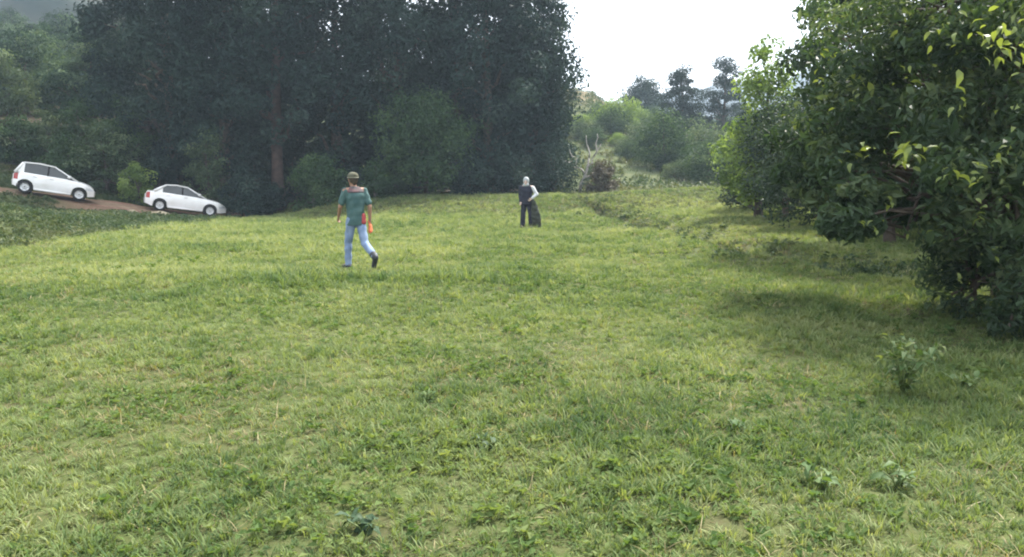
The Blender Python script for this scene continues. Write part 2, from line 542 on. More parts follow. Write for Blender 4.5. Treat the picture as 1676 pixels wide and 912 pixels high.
# --- the tall dark stand behind the field
TALL = [(0, 1.2), (.06, 2.6), (.2, 3.7), (.5, 4.0), (.78, 3.1), (1, 1.0)]
FULL = [(0, 2.6), (.1, 3.6), (.35, 4.1), (.65, 3.7), (.88, 2.5), (1, .9)]
stand = [
    # px, Y, height, z0, prof, label
    (285, 50, 18, 1.5, TALL, 'tall dark tree at the left end of the stand, above the lower white car'),
    (372, 48, 19, 2.0, TALL, 'tall dark tree whose crown hangs over the front of the lower car'),
    (462, 46.5, 20, 4.6, TALL, 'tall tree with a bare reddish trunk showing above the field edge'),
    (560, 50, 20, 2.2, FULL, 'tall dark tree directly behind the walker in the teal shirt'),
    (655, 51, 19, 1.6, TALL, 'tall dark tree rising behind the lighter green bushy tree'),
    (748, 50, 18.5, 1.6, TALL, 'tall dark tree with sky glinting through, right of the bushy tree'),
    (800, 49, 18, .9, FULL, 'tall dark tree behind and left of the person in black'),
    (868, 51, 14.2, .5, [(0, 3.0), (.1, 4.4), (.3, 4.0), (.45, 4.6), (.6, 3.4), (.75, 3.3), (.9, 1.6), (1, .6)], 'tall dark tree at the right end of the stand, against bright sky'),
]
for k, (px, Y, h, z0, pf, lab) in enumerate(stand):
    pf2 = [(t, r * (1.0 if k < 6 else .85 if k == 6 else .62)) for t, r in pf]
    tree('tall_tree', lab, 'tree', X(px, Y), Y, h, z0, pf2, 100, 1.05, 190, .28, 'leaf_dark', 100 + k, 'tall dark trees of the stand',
         bark='bark_red' if k == 2 else 'bark', trunk_r=.34, limbs=20, flat=.85, shell=.45, up=.3)
BACKL = ['dark tree glimpsed deep behind the left end of the stand', 'dark tree deep in the stand above the lower car roof', 'dark tree deep in the stand left of the reddish trunk',
         'dark tree deep in the stand right of the reddish trunk', 'dark tree deep in the stand behind the walker', 'dark tree deep in the stand behind the bushy tree',
         'dark tree deep in the stand between bushy tree and person in black', 'dark tree deep in the stand behind the person in black']
for k, (px, Y, wd, hg, lab) in enumerate([(420, 54, 5, 4.5, 'dark undergrowth bush deep behind the reddish trunk, left'), (485, 55, 5, 5, 'dark undergrowth bush deep behind the reddish trunk, right'),
                                           (560, 56, 5, 4.5, 'dark undergrowth bush deep behind the walker'), (690, 55, 5.5, 4.5, 'dark undergrowth bush deep behind the bushy tree'),
                                           (770, 55, 5, 4.5, 'dark undergrowth bush deep in the stand right of the bushy tree'), (330, 55, 5.5, 5, 'dark undergrowth bush deep above the lower car')]):
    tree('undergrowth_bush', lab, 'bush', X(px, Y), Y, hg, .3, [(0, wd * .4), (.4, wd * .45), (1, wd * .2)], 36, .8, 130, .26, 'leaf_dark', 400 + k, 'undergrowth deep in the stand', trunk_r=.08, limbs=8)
back = [o for o in bpy.data.objects if o.name.startswith('tall_tree')]
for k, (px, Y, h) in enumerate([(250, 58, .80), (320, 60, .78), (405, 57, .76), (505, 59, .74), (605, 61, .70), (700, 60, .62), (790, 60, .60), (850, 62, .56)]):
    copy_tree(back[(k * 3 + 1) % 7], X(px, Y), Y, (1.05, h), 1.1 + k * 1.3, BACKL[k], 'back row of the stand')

# --- bushes in front of the stand
ROUND = [(0, .75), (.25, 1.0), (.6, .9), (.85, .6), (1, .2)]
def bush(label, px, Y, wdt, hgt, mat, seed, name='bush', cat='bush', group=None, n=34, per=110, size=.15, rc=.3, **kw):
    pf = [(t, r * wdt / 2 * .85) for t, r in ROUND]
    return tree(name, label, cat, X(px, Y), Y, hgt, .12 * hgt, pf, n, rc * wdt / 2 * 1.3, per, size, mat, seed, group, trunk_r=.04 + .018 * hgt, limbs=10, shell=.35, **kw)

bush('lighter green bushy tree in the middle of the dark stand', 700, 45.5, 6.2, 5.4, 'leaf_mid', 201, 'bushy_tree', 'tree', n=80, per=150, size=.2, rc=.26)
bush('leafy green bush between the reddish trunk and the teal-shirted walker', 520, 43, 3.4, 2.7, 'leaf_mid', 202, n=40, per=130, size=.16)
bush('small green bush just right of the teal-shirted walker', 618, 43, 2.2, 1.6, 'leaf_mid', 203, n=26, per=110)
bush('dusty green bush left of the reddish trunk', 405, 43.5, 3.0, 2.4, 'leaf_dark', 204, n=36, per=120)
bush('pale leafed sapling above the front of the lower car', 345, 45, 2.8, 4.4, 'leaf_olive', 205, 'sapling', 'tree', n=34, per=100)
bush('sprawling bush with pale leaf tops between the two cars', 180, 45, 4.4, 3.6, 'leaf_olive', 206, n=40, per=130, size=.17, rc=.24, flat=.4, up=1.2)
bush('low yellowish bush beside the tail of the lower car', 228, 43.5, 2.0, 1.9, 'leaf_light', 207, n=22, per=90)
bush('dark bush behind the bonnet of the upper car', 128, 45.5, 3.2, 2.4, 'leaf_mid', 208, n=36, per=110)
bush('dark round bush under the bushy tree, right side', 770, 44.5, 2.6, 1.7, 'leaf_dark', 209, n=30, per=110)
bush('low dark bush at the foot of the stand behind the person in black', 842, 46, 3.0, 1.9, 'leaf_dark', 210, n=30, per=110)
bush('dark bush closing the right foot of the stand', 905, 47, 3.2, 2.8, 'leaf_dark', 211, n=34, per=110)
bush('leafy bush under the bushy tree, left side', 640, 44.8, 2.2, 2.0, 'leaf_mid', 212, n=26, per=110)

for k, (px, Y, wd, hg, mt, lab) in enumerate([
        (-15, 47, 3.6, 2.2, 'leaf_olive', 'grey-green bush at the left edge behind the upper car'),
        (40, 48, 3.8, 2.8, 'leaf_mid', 'green bush behind the tail of the upper car'),
        (88, 49, 4.2, 3.2, 'leaf_olive', 'olive bush behind the roof of the upper car'),
        (140, 50, 4.4, 4.2, 'leaf_mid', 'tall green bush rising past the front of the upper car'),
        (215, 49, 4.4, 4.8, 'leaf_mid', 'tall leafy bush behind the tail of the lower car'),
        (265, 46.5, 2.6, 2.6, 'leaf_dark', 'dark bush close behind the roof of the lower car'),
        (440, 45.5, 2.4, 1.6, 'leaf_dark', 'small dark bush touching the reddish trunk'),
        (575, 44.5, 2.6, 1.8, 'leaf_dark', 'dark bush behind the head of the walker'),
        (676, 47, 3.0, 1.7, 'leaf_dark', 'low dark bush at the foot of the bushy tree')]):
    bush(lab, px, Y, wd, hg, mt, 320 + k, n=36, per=130, size=.17, rc=.25, flat=.5, up=1.0, group='bushes along the track')

# --- left hillside, shrubs and small trees behind the cars
lh = [bush('green hillside tree behind and above the upper car', 60, 62, 7, 6.0, 'leaf_hill', 220, 'hillside_tree', 'tree', 'trees on the left hillside', n=44, per=150, size=.24, rc=.24, flat=.4, up=1.2),
      bush('olive hillside tree at the left edge above the upper car', 12, 56, 6.0, 4.6, 'leaf_olive', 221, 'hillside_tree', 'tree', 'trees on the left hillside', n=44, per=150, size=.22, rc=.24, flat=.4, up=1.2),
      bush('broad hillside tree between the upper car and the tall stand', 165, 58, 6.4, 6.0, 'leaf_hill', 222, 'hillside_tree', 'tree', 'trees on the left hillside', n=44, per=150, size=.24, rc=.24, flat=.4, up=1.2)]
rs = np.random.default_rng(55)
SEEN = {}
k = 0
for row_y, cnt, sc in ((66, 7, .80), (76, 7, .82), (88, 7, .85), (101, 6, .80)):
    for j in range(cnt):
        px = -30 + j * (275 / (cnt - 1)) + rs.normal(0, 10)
        yy = row_y + rs.normal(0, 2)
        copy_tree(lh[[0, 1, 0, 2, 1][k % 5]], X(px, yy), yy, (sc * (.85 + .4 * rs.random()), sc * (.75 + .45 * rs.random())), rs.random() * 6.28,
                  '%s on the left hillside, %s row, %s' % (['green tree', 'olive tree', 'green tree', 'broad tree', 'olive tree'][k % 5], {66: 'lowest', 76: 'second', 88: 'third', 101: 'topmost'}[row_y], ['at the very left edge', 'near the left edge', 'above the tail of the upper car', 'above the middle of the upper car', 'above the bonnet of the upper car', 'between the two cars', 'beside the tall stand'][j]), 'upper trees on the left hillside')
        k += 1

# --- centre hillside
ch = [bush('rounded green shrub low on the slope right of the dead tree', 1085, 66, 5.4, 4.4, 'leaf_mid', 240, 'hillside_shrub', 'shrub', 'shrubs on the middle slope', n=46, per=110, size=.22),
      bush('olive shrub on the slope below the conifers', 1150, 72, 6, 3.6, 'leaf_olive', 241, 'hillside_shrub', 'shrub', 'shrubs on the middle slope', n=46, per=110, size=.22),
      bush('pale green shrub on the slope above the dead tree', 1010, 84, 5, 3.4, 'leaf_light', 242, 'hillside_shrub', 'shrub', 'shrubs on the middle slope', n=40, per=100, size=.24)]
for k in range(52):
    Yk = 58 + 66 * ((k * .618) % 1)
    px = 945 + 275 * ((k * .7548 + .1) % 1)
    s = .28 + .42 * rs.random()
    if px < 1012 and Yk > 92: continue
    q = [0, 1, 1, 2, 0][k % 5]; src = ch[q]
    copy_tree(src, X(px, Yk), Yk, (s * 1.25, s), rs.random() * 6.28, '%s %s shrub %s on the middle slope, %s' % ('small' if s < .6 else 'larger', ['green', 'olive', 'pale green'][q], 'low' if Yk < 78 else 'halfway up' if Yk < 100 else 'high up', 'beside the dark stand' if px < 1000 else 'below the round tree' if px < 1070 else 'near the left conifer' if px < 1140 else 'near the right conifer'), 'small shrubs of the middle slope')

byl = {}
for o in bpy.data.objects:
    if o.get('group') == 'small shrubs of the middle slope': byl.setdefault(o['label'], []).append(o)
for lab, os_ in byl.items():
    if len(os_) > 1:
        os_.sort(key=lambda o: o.location.y)
        for i, o in enumerate(os_):
            o['label'] = lab + ('; nearest one' if i == 0 else '; farthest one' if i == len(os_) - 1 else '; one between')

CON = [(0, 1.0), (.15, 1.0), (.45, .72), (.75, .42), (1, .08)]
def conifer(label, px, Y, top_py, wdt, seed, n=60):
    x = X(px, Y); z = Hs(x, Y)
    h = P(px, top_py, Y)[2] - z
    pf = [(t, r * wdt / 2) for t, r in CON]
    rt = tree('conifer', label, 'tree', x, Y, h, h * .12, pf, n, wdt * .15, 220, .26, 'needle', seed, 'conifers on the slope', trunk_r=.2, limbs=30, flat=.45, shell=.3, up=1.2, aspect=.4)
    return rt
conifer('narrow dark conifer left of the two on the slope skyline', 1110, 88, 108, 6.0, 260)
conifer('taller ragged conifer right of the two on the slope skyline', 1180, 92, 88, 6.4, 261, 50)
bush('dark round-topped tree alone on the slope skyline', 1044, 112, 6.6, 6.0, 'leaf_dark', 262, 'round_tree', 'tree', n=50, per=150, size=.3)

# dead tree and its brown brush
def dead_tree():
    Y = 48; x = X(955, Y); z = Hs(x, Y)
    root = empty('dead_tree', (x, Y, z)); tag(root, 'bare bleached dead tree leaning at the right foot of the stand', 'tree')
    rs = np.random.default_rng(4)
    t = MB()
    t.tube([(-.25, 0, -.2), (-.2, 0, .5), (.05, 0, 1.0), (.2, .1, 1.5), (.3, .1, 2.1)], [.12, .10, .09, .07, .05], 7)
    t.build('trunk', M['dead_wood'], root)
    for a, b in (((.1, 0, 1.1), (-.9, .2, 1.9)), ((-.4, .1, 1.5), (-.9, -.1, 2.6)), ((.2, .1, 1.5), (1.0, .2, 2.9)), ((.3, .1, 2.1), (.1, 0, 3.4)), ((.6, .15, 2.2), (.75, .1, 3.5)), ((-.1, 0, .8), (.9, -.2, 1.2)), ((-.7, .15, 1.75), (-1.4, .1, 2.0))):
        MB().tube(limb_path(a, b, .05, 6, rs, .05), np.linspace(.06, .02, 6), 5).build('branch', M['dead_wood'], root)
dead_tree()
bush('brownish dry brush at the foot of the dead tree', 985, 47.5, 1.9, 1.7, 'brown_leaf', 264, 'brush', 'bush', n=30, per=90, size=.13)

# --- right hedge
for k, (px, Y, wd, hg, mt, lab) in enumerate([
        (1235, 34, 3.6, 3.4, 'leaf_hedge', 'low dark bush at the far left end of the right hedge'),
        (1285, 28, 4.0, 4.0, 'leaf_hedge', 'dark hedge bush below the light green tree'),
        (1350, 24, 4.0, 3.8, 'leaf_hedge', 'dark hedge bush behind the drooping branch'),
        (1450, 23, 4.4, 3.4, 'leaf_mid', 'hedge bush seen under the near tree, left of its trunk'),
        (1560, 20, 4.6, 3.2, 'leaf_dark', 'hedge bush behind the trunk of the near tree'),
        (1680, 18, 4.6, 3.0, 'leaf_dark', 'hedge bush at the right edge behind the near tree')]):
    bush(lab, px, Y, wd, hg, mt, 280 + k, 'hedge_bush', 'bush', 'bushes of the right hedge', n=50, per=170, size=.13, rc=.26)
bush('hazy light green tree at the left end of the right hedge', 1246, 30, 3.5, 6.0, 'leaf_light', 290, 'light_tree', 'tree', n=46, per=120, size=.18, rc=.26)
RT = [(0, 1.6), (.2, 2.4), (.5, 2.8), (.8, 2.2), (1, .8)]
tree('hedge_tree', 'dark spreading tree standing in the hedge behind the near tree', 'tree', X(1465, 18), 18, 8.4, 1.0, [(t, r * .95) for t, r in RT], 84, .58, 200, .15, 'leaf_hedge', 291, trunk_r=.10, limbs=30, shell=.4)
tree('hedge_tree', 'dark tree in the hedge at the upper right edge', 'tree', X(1640, 17), 17, 9, 1.2, [(t, r * 1.1) for t, r in RT], 84, .62, 200, .14, 'leaf_hedge', 292, trunk_r=.16, limbs=30, shell=.4)

# --- near tree on the right
def near_leaf_mesh(name, s, bend=.25):
    V = [(0, 0, 0), (.3 * s, .22 * s, .05 * s), (.66 * s, .19 * s, .02 * s), (s, 0, -bend * s), (.66 * s, -.19 * s, .02 * s), (.3 * s, -.22 * s, .05 * s), (.35 * s, 0, -.01 * s), (.7 * s, 0, -.07 * s)]
    f3 = [(0, 6, 1), (0, 5, 6), (2, 7, 3), (7, 4, 3)]
    f4 = [(1, 6, 7, 2), (6, 5, 4, 7)]
    return np_mesh(name, V, [np.array(f4), np.array(f3)], True, {'tint': np.full(8, .5)})

def near_tree():
    bx, by = 6.3, 10.2
    bz = Hs(bx, by)
    root = empty('near_tree', (bx, by, bz)); tag(root, 'large dark broadleaf tree overhanging the grass on the right', 'tree')
    rs = np.random.default_rng(77)
    C, Rr, K = [], [], []
    # crown lobes in space: centre, half-axes, clumps
    def lobe(px, py, Y, ax, ay, az, n, r):
        c = np.array(P(px, py, Y)) - np.array((bx, by, bz))
        for _ in range(n):
            d = rs.normal(size=3); d /= np.linalg.norm(d); d *= rs.random() ** .4
            C.append(c + d * np.array((ax, ay, az))); Rr.append(r * (.7 + .6 * rs.random()))
    lobe(1600, 60, 9.5, 1.6, 1.8, 1.3, 30, .42)
    lobe(1450, 90, 10.5, 1.1, 1.4, 1.0, 20, .38)
    lobe(1390, 60, 11.5, .9, 1.0, .9, 13, .34)
    lobe(1560, 240, 9.0, 1.5, 1.5, .75, 26, .38)
    lobe(1430, 225, 10.2, .9, 1.0, .55, 15, .32)
    lobe(1350, 235, 11.5, .8, .8, .6, 12, .30)
    lobe(1640, 290, 8.2, .9, 1.1, .6, 14, .36)
    lobe(1325, 290, 10.5, .5, .5, .28, 9, .20)
    lobe(1385, 366, 8.4, .30, .3, .15, 9, .13)
    lobe(1430, 322, 8.8, .40, .3, .12, 8, .14)
    lobe(1520, 345, 9.0, .40, .4, .15, 7, .18)
    lobe(1600, 400, 9.2, .5, .6, .35, 7, .20)
    lobe(1690, 420, 9.0, .5, .6, .35, 6, .22)
    lobe(1700, 120, 8.0, 1.2, 1.4, 1.4, 20, .42)
    lobe(1750, 250, 10.0, 1.8, 1.8, 2.0, 22, .5)
    C = np.array(C)
    tb = MB()
    z = np.linspace(0, 1, 8)
    path = np.stack([.15 * np.sin(z * 4), -.2 * z, -.2 + z * 4.4], 1)
    tb.tube(path, .17 * (1 - z) ** .7 + .03, 10)
    for k in range(len(C)):
        c = C[k]
        if k % 2: continue
        za = np.clip(c[2] - .5 * math.hypot(c[0], c[1]), .5, 4.0)
        a = np.array([np.interp(za, path[:, 2], path[:, i]) for i in range(3)])
        tb.tube(limb_path(a, c, .10, 7, rs, .04), np.linspace(.05, .008, 7), 5, False)
    tb.build('trunk', M['bark'], root)
    link('crown', crown_mesh('crown', C, np.array(Rr) * .92, 190, .082, .35, .8, 78, .5, vary=.6), M['leaf_near'], root)
    # young bright leaves, one object each, in terminal sprays
    lm = [near_leaf_mesh('young_leaf', s, b) for s, b in ((.13, .35), (.16, .5), (.11, .25))]
    for m_ in lm: m_.materials.append(M['leaf_yellow'])
    def spray(px, py, Y, n, r, big=1.0):
        c = np.array(P(px, py, Y)) - np.array((bx, by, bz))
        for i in range(n):
            o = bpy.data.objects.new('leaf', lm[i % 3]); COL.objects.link(o); o.parent = root
            d = rs.normal(size=3) * r; d[2] *= .7
            o.location = c + d
            o.rotation_euler = (rs.normal(0, .5), .35 + rs.normal(0, .4), rs.random() * 6.28)
            s = big * (.7 + .6 * rs.random()); o.scale = (s, s, s)
    for a in ((1492, 240, 7.6, 12, .085, .9), (1478, 262, 7.7, 6, .05, .85), (1425, 243, 7.9, 8, .06, .7), (1630, 60, 6.6, 16, .14, .72), (1650, 92, 6.5, 10, .12, .72), (1668, 50, 6.4, 9, .12, .72),
              (1400, 140, 9.6, 8, .08, .8), (1390, 118, 9.8, 5, .05, .8), (1565, 165, 7.6, 6, .08, .7), (1598, 290, 7.2, 8, .10, .65), (1560, 285, 7.3, 5, .06, .6),
              (1248, 312, 15., 0, .06, .7), (1420, 362, 8.0, 6, .06, .55), (1640, 180, 6.8, 6, .1, .6), (1530, 375, 8.0, 6, .12, .5), (1600, 430, 8.2, 8, .15, .5), (1450, 330, 8.2, 6, .08, .6), (1350, 395, 8.2, 5, .05, .55),
              (1345, 130, 11., 10, .16, .9), (1322, 185, 11.2, 10, .16, .9), (1375, 90, 10.8, 9, .14, .9), (1420, 175, 9.4, 8, .13, .7), (1350, 215, 10.8, 10, .15, .8), (1500, 120, 8.6, 7, .13, .6), (1470, 50, 9.2, 8, .14, .7), (1545, 60, 8.2, 7, .13, .6), (1400, 265, 9.2, 8, .12, .6), (1620, 340, 7.4, 8, .14, .5), (1660, 260, 6.8, 8, .13, .5)):
        spray(*a)
near_tree()
tree('near_shrub', 'dark shrub in deep shade under the near tree', 'shrub', X(1625, 9.2), 9.2, 1.05, .1, [(0, .6), (.4, .8), (1, .4)], 26, .24, 110, .08, 'leaf_near', 301, trunk_r=.03, limbs=14, shell=.3)
tree('near_shrub', 'shrub at the lower right edge beside the near tree', 'shrub', X(1720, 8.0), 8.0, .8, .1, [(0, .6), (.4, .7), (1, .3)], 20, .22, 120, .09, 'leaf_near', 302, trunk_r=.03, limbs=12, shell=.3)

# ------------------------------------------------------------------ grass (uncountable: one object per kind of growth)
def blade_clump(name, n, h, wd, spread, lean, seed, mat, seg=3):
    rs = np.random.default_rng(seed); V = []; f4 = []; f3 = []
    for i in range(n):
        a = rs.random() * 6.28; r = spread * math.sqrt(rs.random())
        p = np.array((r * math.cos(a), r * math.sin(a), -.01))
        d = np.array((math.cos(a + rs.normal(0, .8)), math.sin(a + rs.normal(0, .8)), 0))
        hh = h * (.45 + .8 * rs.random()); ln = lean * (.4 + rs.random())
        sd_ = np.array((-d[1], d[0], 0)) * wd * (.7 + .6 * rs.random()) / 2
        b0 = len(V)
        for s in range(seg):
            t = s / seg
            c = p + np.array((0, 0, hh * t * (1 - .25 * ln * t))) + d * hh * ln * t * t
            V += [c - sd_ * (1 - t * .5), c + sd_ * (1 - t * .5)]
        V.append(p + np.array((0, 0, hh * (1 - .3 * ln))) + d * hh * ln)
        for s in range(seg - 1):
            f4.append((b0 + 2 * s, b0 + 2 * s + 1, b0 + 2 * s + 3, b0 + 2 * s + 2))
        e = b0 + 2 * (seg - 1); f3.append((e, e + 1, e + 2))
    me = np_mesh(name, np.array(V), [np.array(f4), np.array(f3)], True)
    me.materials.append(mat)
    return bpy.data.objects.new(name, me)

def weed_clump(name, n, s, spread, h, seed, mat):
    rs = np.random.default_rng(seed); Cc = np.zeros((n, 3))
    a = rs.random(n) * 6.28; r = spread * np.sqrt(rs.random(n))
    Cc[:, 0] = r * np.cos(a); Cc[:, 1] = r * np.sin(a); Cc[:, 2] = h * rs.random(n) ** .7 * (1 - .5 * r / spread)
    V, f, t = leaf_cloud(Cc, s, np.full(n, .5), 1.0, .62, .3, rs)
    me = np_mesh(name, V, [f], False); me.materials.append(mat)
    return bpy.data.objects.new(name, me)

def scatter(name, label, pts, scl, tint, src, cat='grass'):
    """a point cloud mesh whose points carry copies of small tufts"""
    n = len(pts)
    me = bpy.data.meshes.new(name)
    me.vertices.add(n); me.vertices.foreach_set('co', np.asarray(pts, np.float32).ravel())
    rs = np.random.default_rng(n)
    for k, a in (('scl', scl), ('tint', tint), ('rz', rs.random(n) * 6.28), ('tilt', rs.normal(0, .12, n))):
        at = me.attributes.new(k, 'FLOAT', 'POINT'); at.data.foreach_set('value', np.asarray(a, np.float32))
    pick = me.attributes.new('pick', 'INT', 'POINT'); pick.data.foreach_set('value', rs.integers(0, len(src), n).astype(np.int32))
    c = bpy.data.collections.new(name + '_tufts')
    for s in src: c.objects.link(s)
    o = link(name, me)
    tag(o, label, cat, kind='stuff')
    ng = bpy.data.node_groups.new(name, 'GeometryNodeTree')
    ng.interface.new_socket('Geometry', in_out='INPUT', socket_type='NodeSocketGeometry')
    ng.interface.new_socket('Geometry', in_out='OUTPUT', socket_type='NodeSocketGeometry')
    N = ng.nodes.new; L = ng.links.new
    gi, go = N('NodeGroupInput'), N('NodeGroupOutput')
    ci = N('GeometryNodeCollectionInfo'); ci.inputs['Collection'].default_value = c
    ci.inputs['Separate Children'].default_value = True; ci.inputs['Reset Children'].default_value = True
    ip = N('GeometryNodeInstanceOnPoints'); ip.inputs['Pick Instance'].default_value = True
    def na(nm, ty='FLOAT'):
        a = N('GeometryNodeInputNamedAttribute'); a.data_type = ty; a.inputs[0].default_value = nm; return a.outputs[0]
    cx = N('ShaderNodeCombineXYZ'); L(na('tilt'), cx.inputs[0]); L(na('rz'), cx.inputs[2])
    L(gi.outputs[0], ip.inputs['Points']); L(ci.outputs[0], ip.inputs['Instance'])
    L(na('pick', 'INT'), ip.inputs['Instance Index']); L(cx.outputs[0], ip.inputs['Rotation'])
    L(na('scl'), ip.inputs['Scale'])
    L(ip.outputs[0], go.inputs[0])
    md = o.modifiers.new('tufts', 'NODES'); md.node_group = ng
    return o

def field_points(y0, y1, dens, margin=1.6, seed=0):
    rs = np.random.default_rng(seed)
    hw = lambda y: .66 * y + margin
    area = (hw(y0) + hw(y1)) * (y1 - y0)
    n = int(area * dens)
    y = np.sqrt(rs.random(n) * (y1 ** 2 - y0 ** 2) + y0 ** 2)
    x = (rs.random(n) * 2 - 1) * hw(y)
    return x, y

def gully_bare(x, y): return np.exp(-((x - gully_x(y) - .1) / .45) ** 2) * sst(14, 17, y) * (1 - sst(38, 43, y))

def field_keep(x, y):
    """on the mown field, not on bank, track or bare earth"""
    return (x > xfoot(y) - .4) & (soil_at(x, y) < .35) & (gully_bare(x, y) < .35 + .6 * vn(x, y, .7, 99))

def patch_tint(x, y):
    t = .48 + .30 * (vn(x, y, 3.5, 61) - .5) + .34 * (vn(x, y, 1.7, 62) - .5) + .44 * (vn(x, y, .55, 63) - .5)
    # lighter yellow-green tint away from the camera paints in less self-shadow; greener strip of taller grass in the middle left
    strip = np.exp(-(((x + 2.6) / 3.2) ** 2 + ((y - 12.3) / 1.1) ** 2))
    return t + .14 * sst(5, 14, y) - .06 - .18 * strip

def bald(x, y):                  # small bare or trampled spots
    b = sst(.74, .84, vn(x, y, 1.15, 71) * .65 + vn(x, y, .42, 72) * .35)
    b = np.maximum(b, .9 * worn_at(x, y))
    return b

g_src = [blade_clump('tuft_a', 15, .085, .0115, .050, .75, 1, M['grass']), blade_clump('tuft_b', 15, .065, .0110, .055, .95, 2, M['grass']),
         blade_clump('tuft_c', 12, .120, .0105, .040, .65, 3, M['grass']), blade_clump('tuft_d', 15, .050, .0130, .06, 1.1, 4, M['grass'])]
PX, PY, PS, PT = [], [], [], []
for y0, y1, d, sc_, sd_ in ((1.6, 6, 430, .54, 1), (6, 10, 310, .58, 2), (10, 16, 200, .7, 3), (16, 26, 100, 1.0, 4), (26, 47, 46, 1.3, 5)):
    x, y = field_points(y0, y1, d, 1.8, sd_)
    k = field_keep(x, y) & (rng.random(len(x)) > .55 * bald(x, y))
    x, y = x[k], y[k]
    strip = np.exp(-(((x + 2.6) / 3.2) ** 2 + ((y - 12.3) / 1.1) ** 2))
    right = sst(1.5, 4.5, x) * (1 - sst(10, 14, y))
    s = sc_ * (.45 + .75 * vn(x, y, .8, 66) + .35 * vn(x, y, .22, 67) + .3 * rng.random(len(x))) * (1 + .9 * strip + .25 * right)
    PX.append(x); PY.append(y); PS.append(s); PT.append(patch_tint(x, y) + rng.normal(0, .19, len(x)))
px_, py_ = np.concatenate(PX), np.concatenate(PY)
scatter('field_grass', 'short yellow-green grass covering the field', np.stack([px_, py_, H(px_, py_)], 1), np.concatenate(PS), np.clip(np.concatenate(PT), 0, 1), g_src)

w_src = [weed_clump('weed_a', 12, .034, .07, .04, 11, M['grass_weed']), weed_clump('weed_b', 9, .042, .06, .05, 12, M['grass_weed']), weed_clump('weed_c', 16, .025, .08, .035, 13, M['grass_weed'])]
PX, PY, PS, PT = [], [], [], []
for y0, y1, d, sc_, sd_ in ((1.6, 7, 130, 1.0, 21), (7, 13, 45, 1.15, 22), (13, 24, 12, 1.5, 23)):
    x, y = field_points(y0, y1, d, 1.8, sd_)
    m = vn(x, y, .9, 81) * .6 + vn(x, y, .35, 82) * .4
    k = field_keep(x, y) & (rng.random(len(x)) < sst(.36, .7, m) * .55) & (rng.random(len(x)) > .8 * bald(x, y))
    x, y = x[k], y[k]
    PX.append(x); PY.append(y); PS.append(sc_ * (.7 + .7 * rng.random(len(x)))); PT.append(.5 + .6 * (vn(x, y, 1.4, 83) - .5) + rng.normal(0, .16, len(x)))
px_, py_ = np.concatenate(PX), np.concatenate(PY)
scatter('ground_weeds', 'small broad leaved weeds mixed into the grass', np.stack([px_, py_, H(px_, py_) + .01], 1), np.concatenate(PS), np.clip(np.concatenate(PT), 0, 1), w_src, 'weeds')

d_src = [blade_clump('dry_a', 9, .062, .0055, .06, .8, 31, M['grass_dry']), blade_clump('dry_b', 12, .04, .0055, .08, 1.3, 32, M['grass_dry'])]
PX, PY, PS = [], [], []
for y0, y1, d, sc_, sd_ in ((1.6, 8, 110, 1.0, 41), (8, 18, 26, 1.3, 42), (18, 42, 9, 2.0, 43)):
    x, y = field_points(y0, y1, d, 1.8, sd_)
    g = np.exp(-((x - gully_x(y) - .5) / 1.5) ** 2) * sst(11, 16, y)
    k = field_keep(x, y) & (rng.random(len(x)) < .16 + .5 * sst(.55, .75, vn(x, y, 1.3, 91)) + .6 * g)
    x, y = x[k], y[k]
    PX.append(x); PY.append(y); PS.append(sc_ * (.6 + .8 * rng.random(len(x))))
px_, py_ = np.concatenate(PX), np.concatenate(PY)
scatter('dry_grass', 'straw coloured dry blades among the green grass', np.stack([px_, py_, H(px_, py_)], 1), np.concatenate(PS), np.clip(rng.normal(.45, .2, len(px_)), 0, 1), d_src)

# tall weeds on the left bank, the terrace slope, the gully and the near hillsides
b_src = [blade_clump('bank_a', 16, .22, .014, .12, .7, 51, M['bank_weed']), weed_clump('bank_b', 16, .10, .16, .22, 52, M['bank_weed']), blade_clump('bank_c', 22, .14, .012, .14, .9, 53, M['bank_weed'])]
n = 26000
x = rng.uniform(-34, -10.5, n); y = rng.uniform(12, 47, n)
k = (x < xfoot(y) + .3 * rng.random(n)) & (soil_at(x, y) < .3) & (np.abs(y - track_y(x)) > 1.5)
x1, y1 = x[k], y[k]
n = 5200
x = rng.uniform(-10, 16, n); y = rng.uniform(36.5, 50, n)
x2, y2 = x, y
n = 5000
y = rng.uniform(12.5, 44, n); x = gully_x(y) + rng.normal(.3, .7, n)
k = rng.random(n) < .1 + .6 * sst(.5, .7, vn(x, y, .9, 97))
x3, y3 = x[k], y[k]
n = 5200
y = rng.uniform(46, 125, n) ; x = rng.uniform(2, 40, n)
k = soil_at(x, y) < .4
x4, y4 = x[k], y[k]
bx_ = np.concatenate([x1, x2, x3, x4]); by_ = np.concatenate([y1, y2, y3, y4])
bs_ = np.concatenate([rng.uniform(.5, 1.1, len(x1)), rng.uniform(.4, .9, len(x2)), rng.uniform(.4, 1.0, len(x3)), rng.uniform(1.2, 3.0, len(x4))])
bt_ = np.concatenate([.5 + .8 * (vn(x1, y1, 2.5, 95) - .5), np.full(len(x2), .78), .45 + .9 * (vn(x3, y3, 1.3, 98) - .5), .6 + .6 * (vn(x4, y4, 8, 96) - .5)]) + rng.normal(0, .14, len(bx_))
scatter('bank_weeds', 'dark taller weeds on the banks and in the gully', np.stack([bx_, by_, H(bx_, by_)], 1), bs_, np.clip(bt_, 0, 1), b_src, 'weeds')

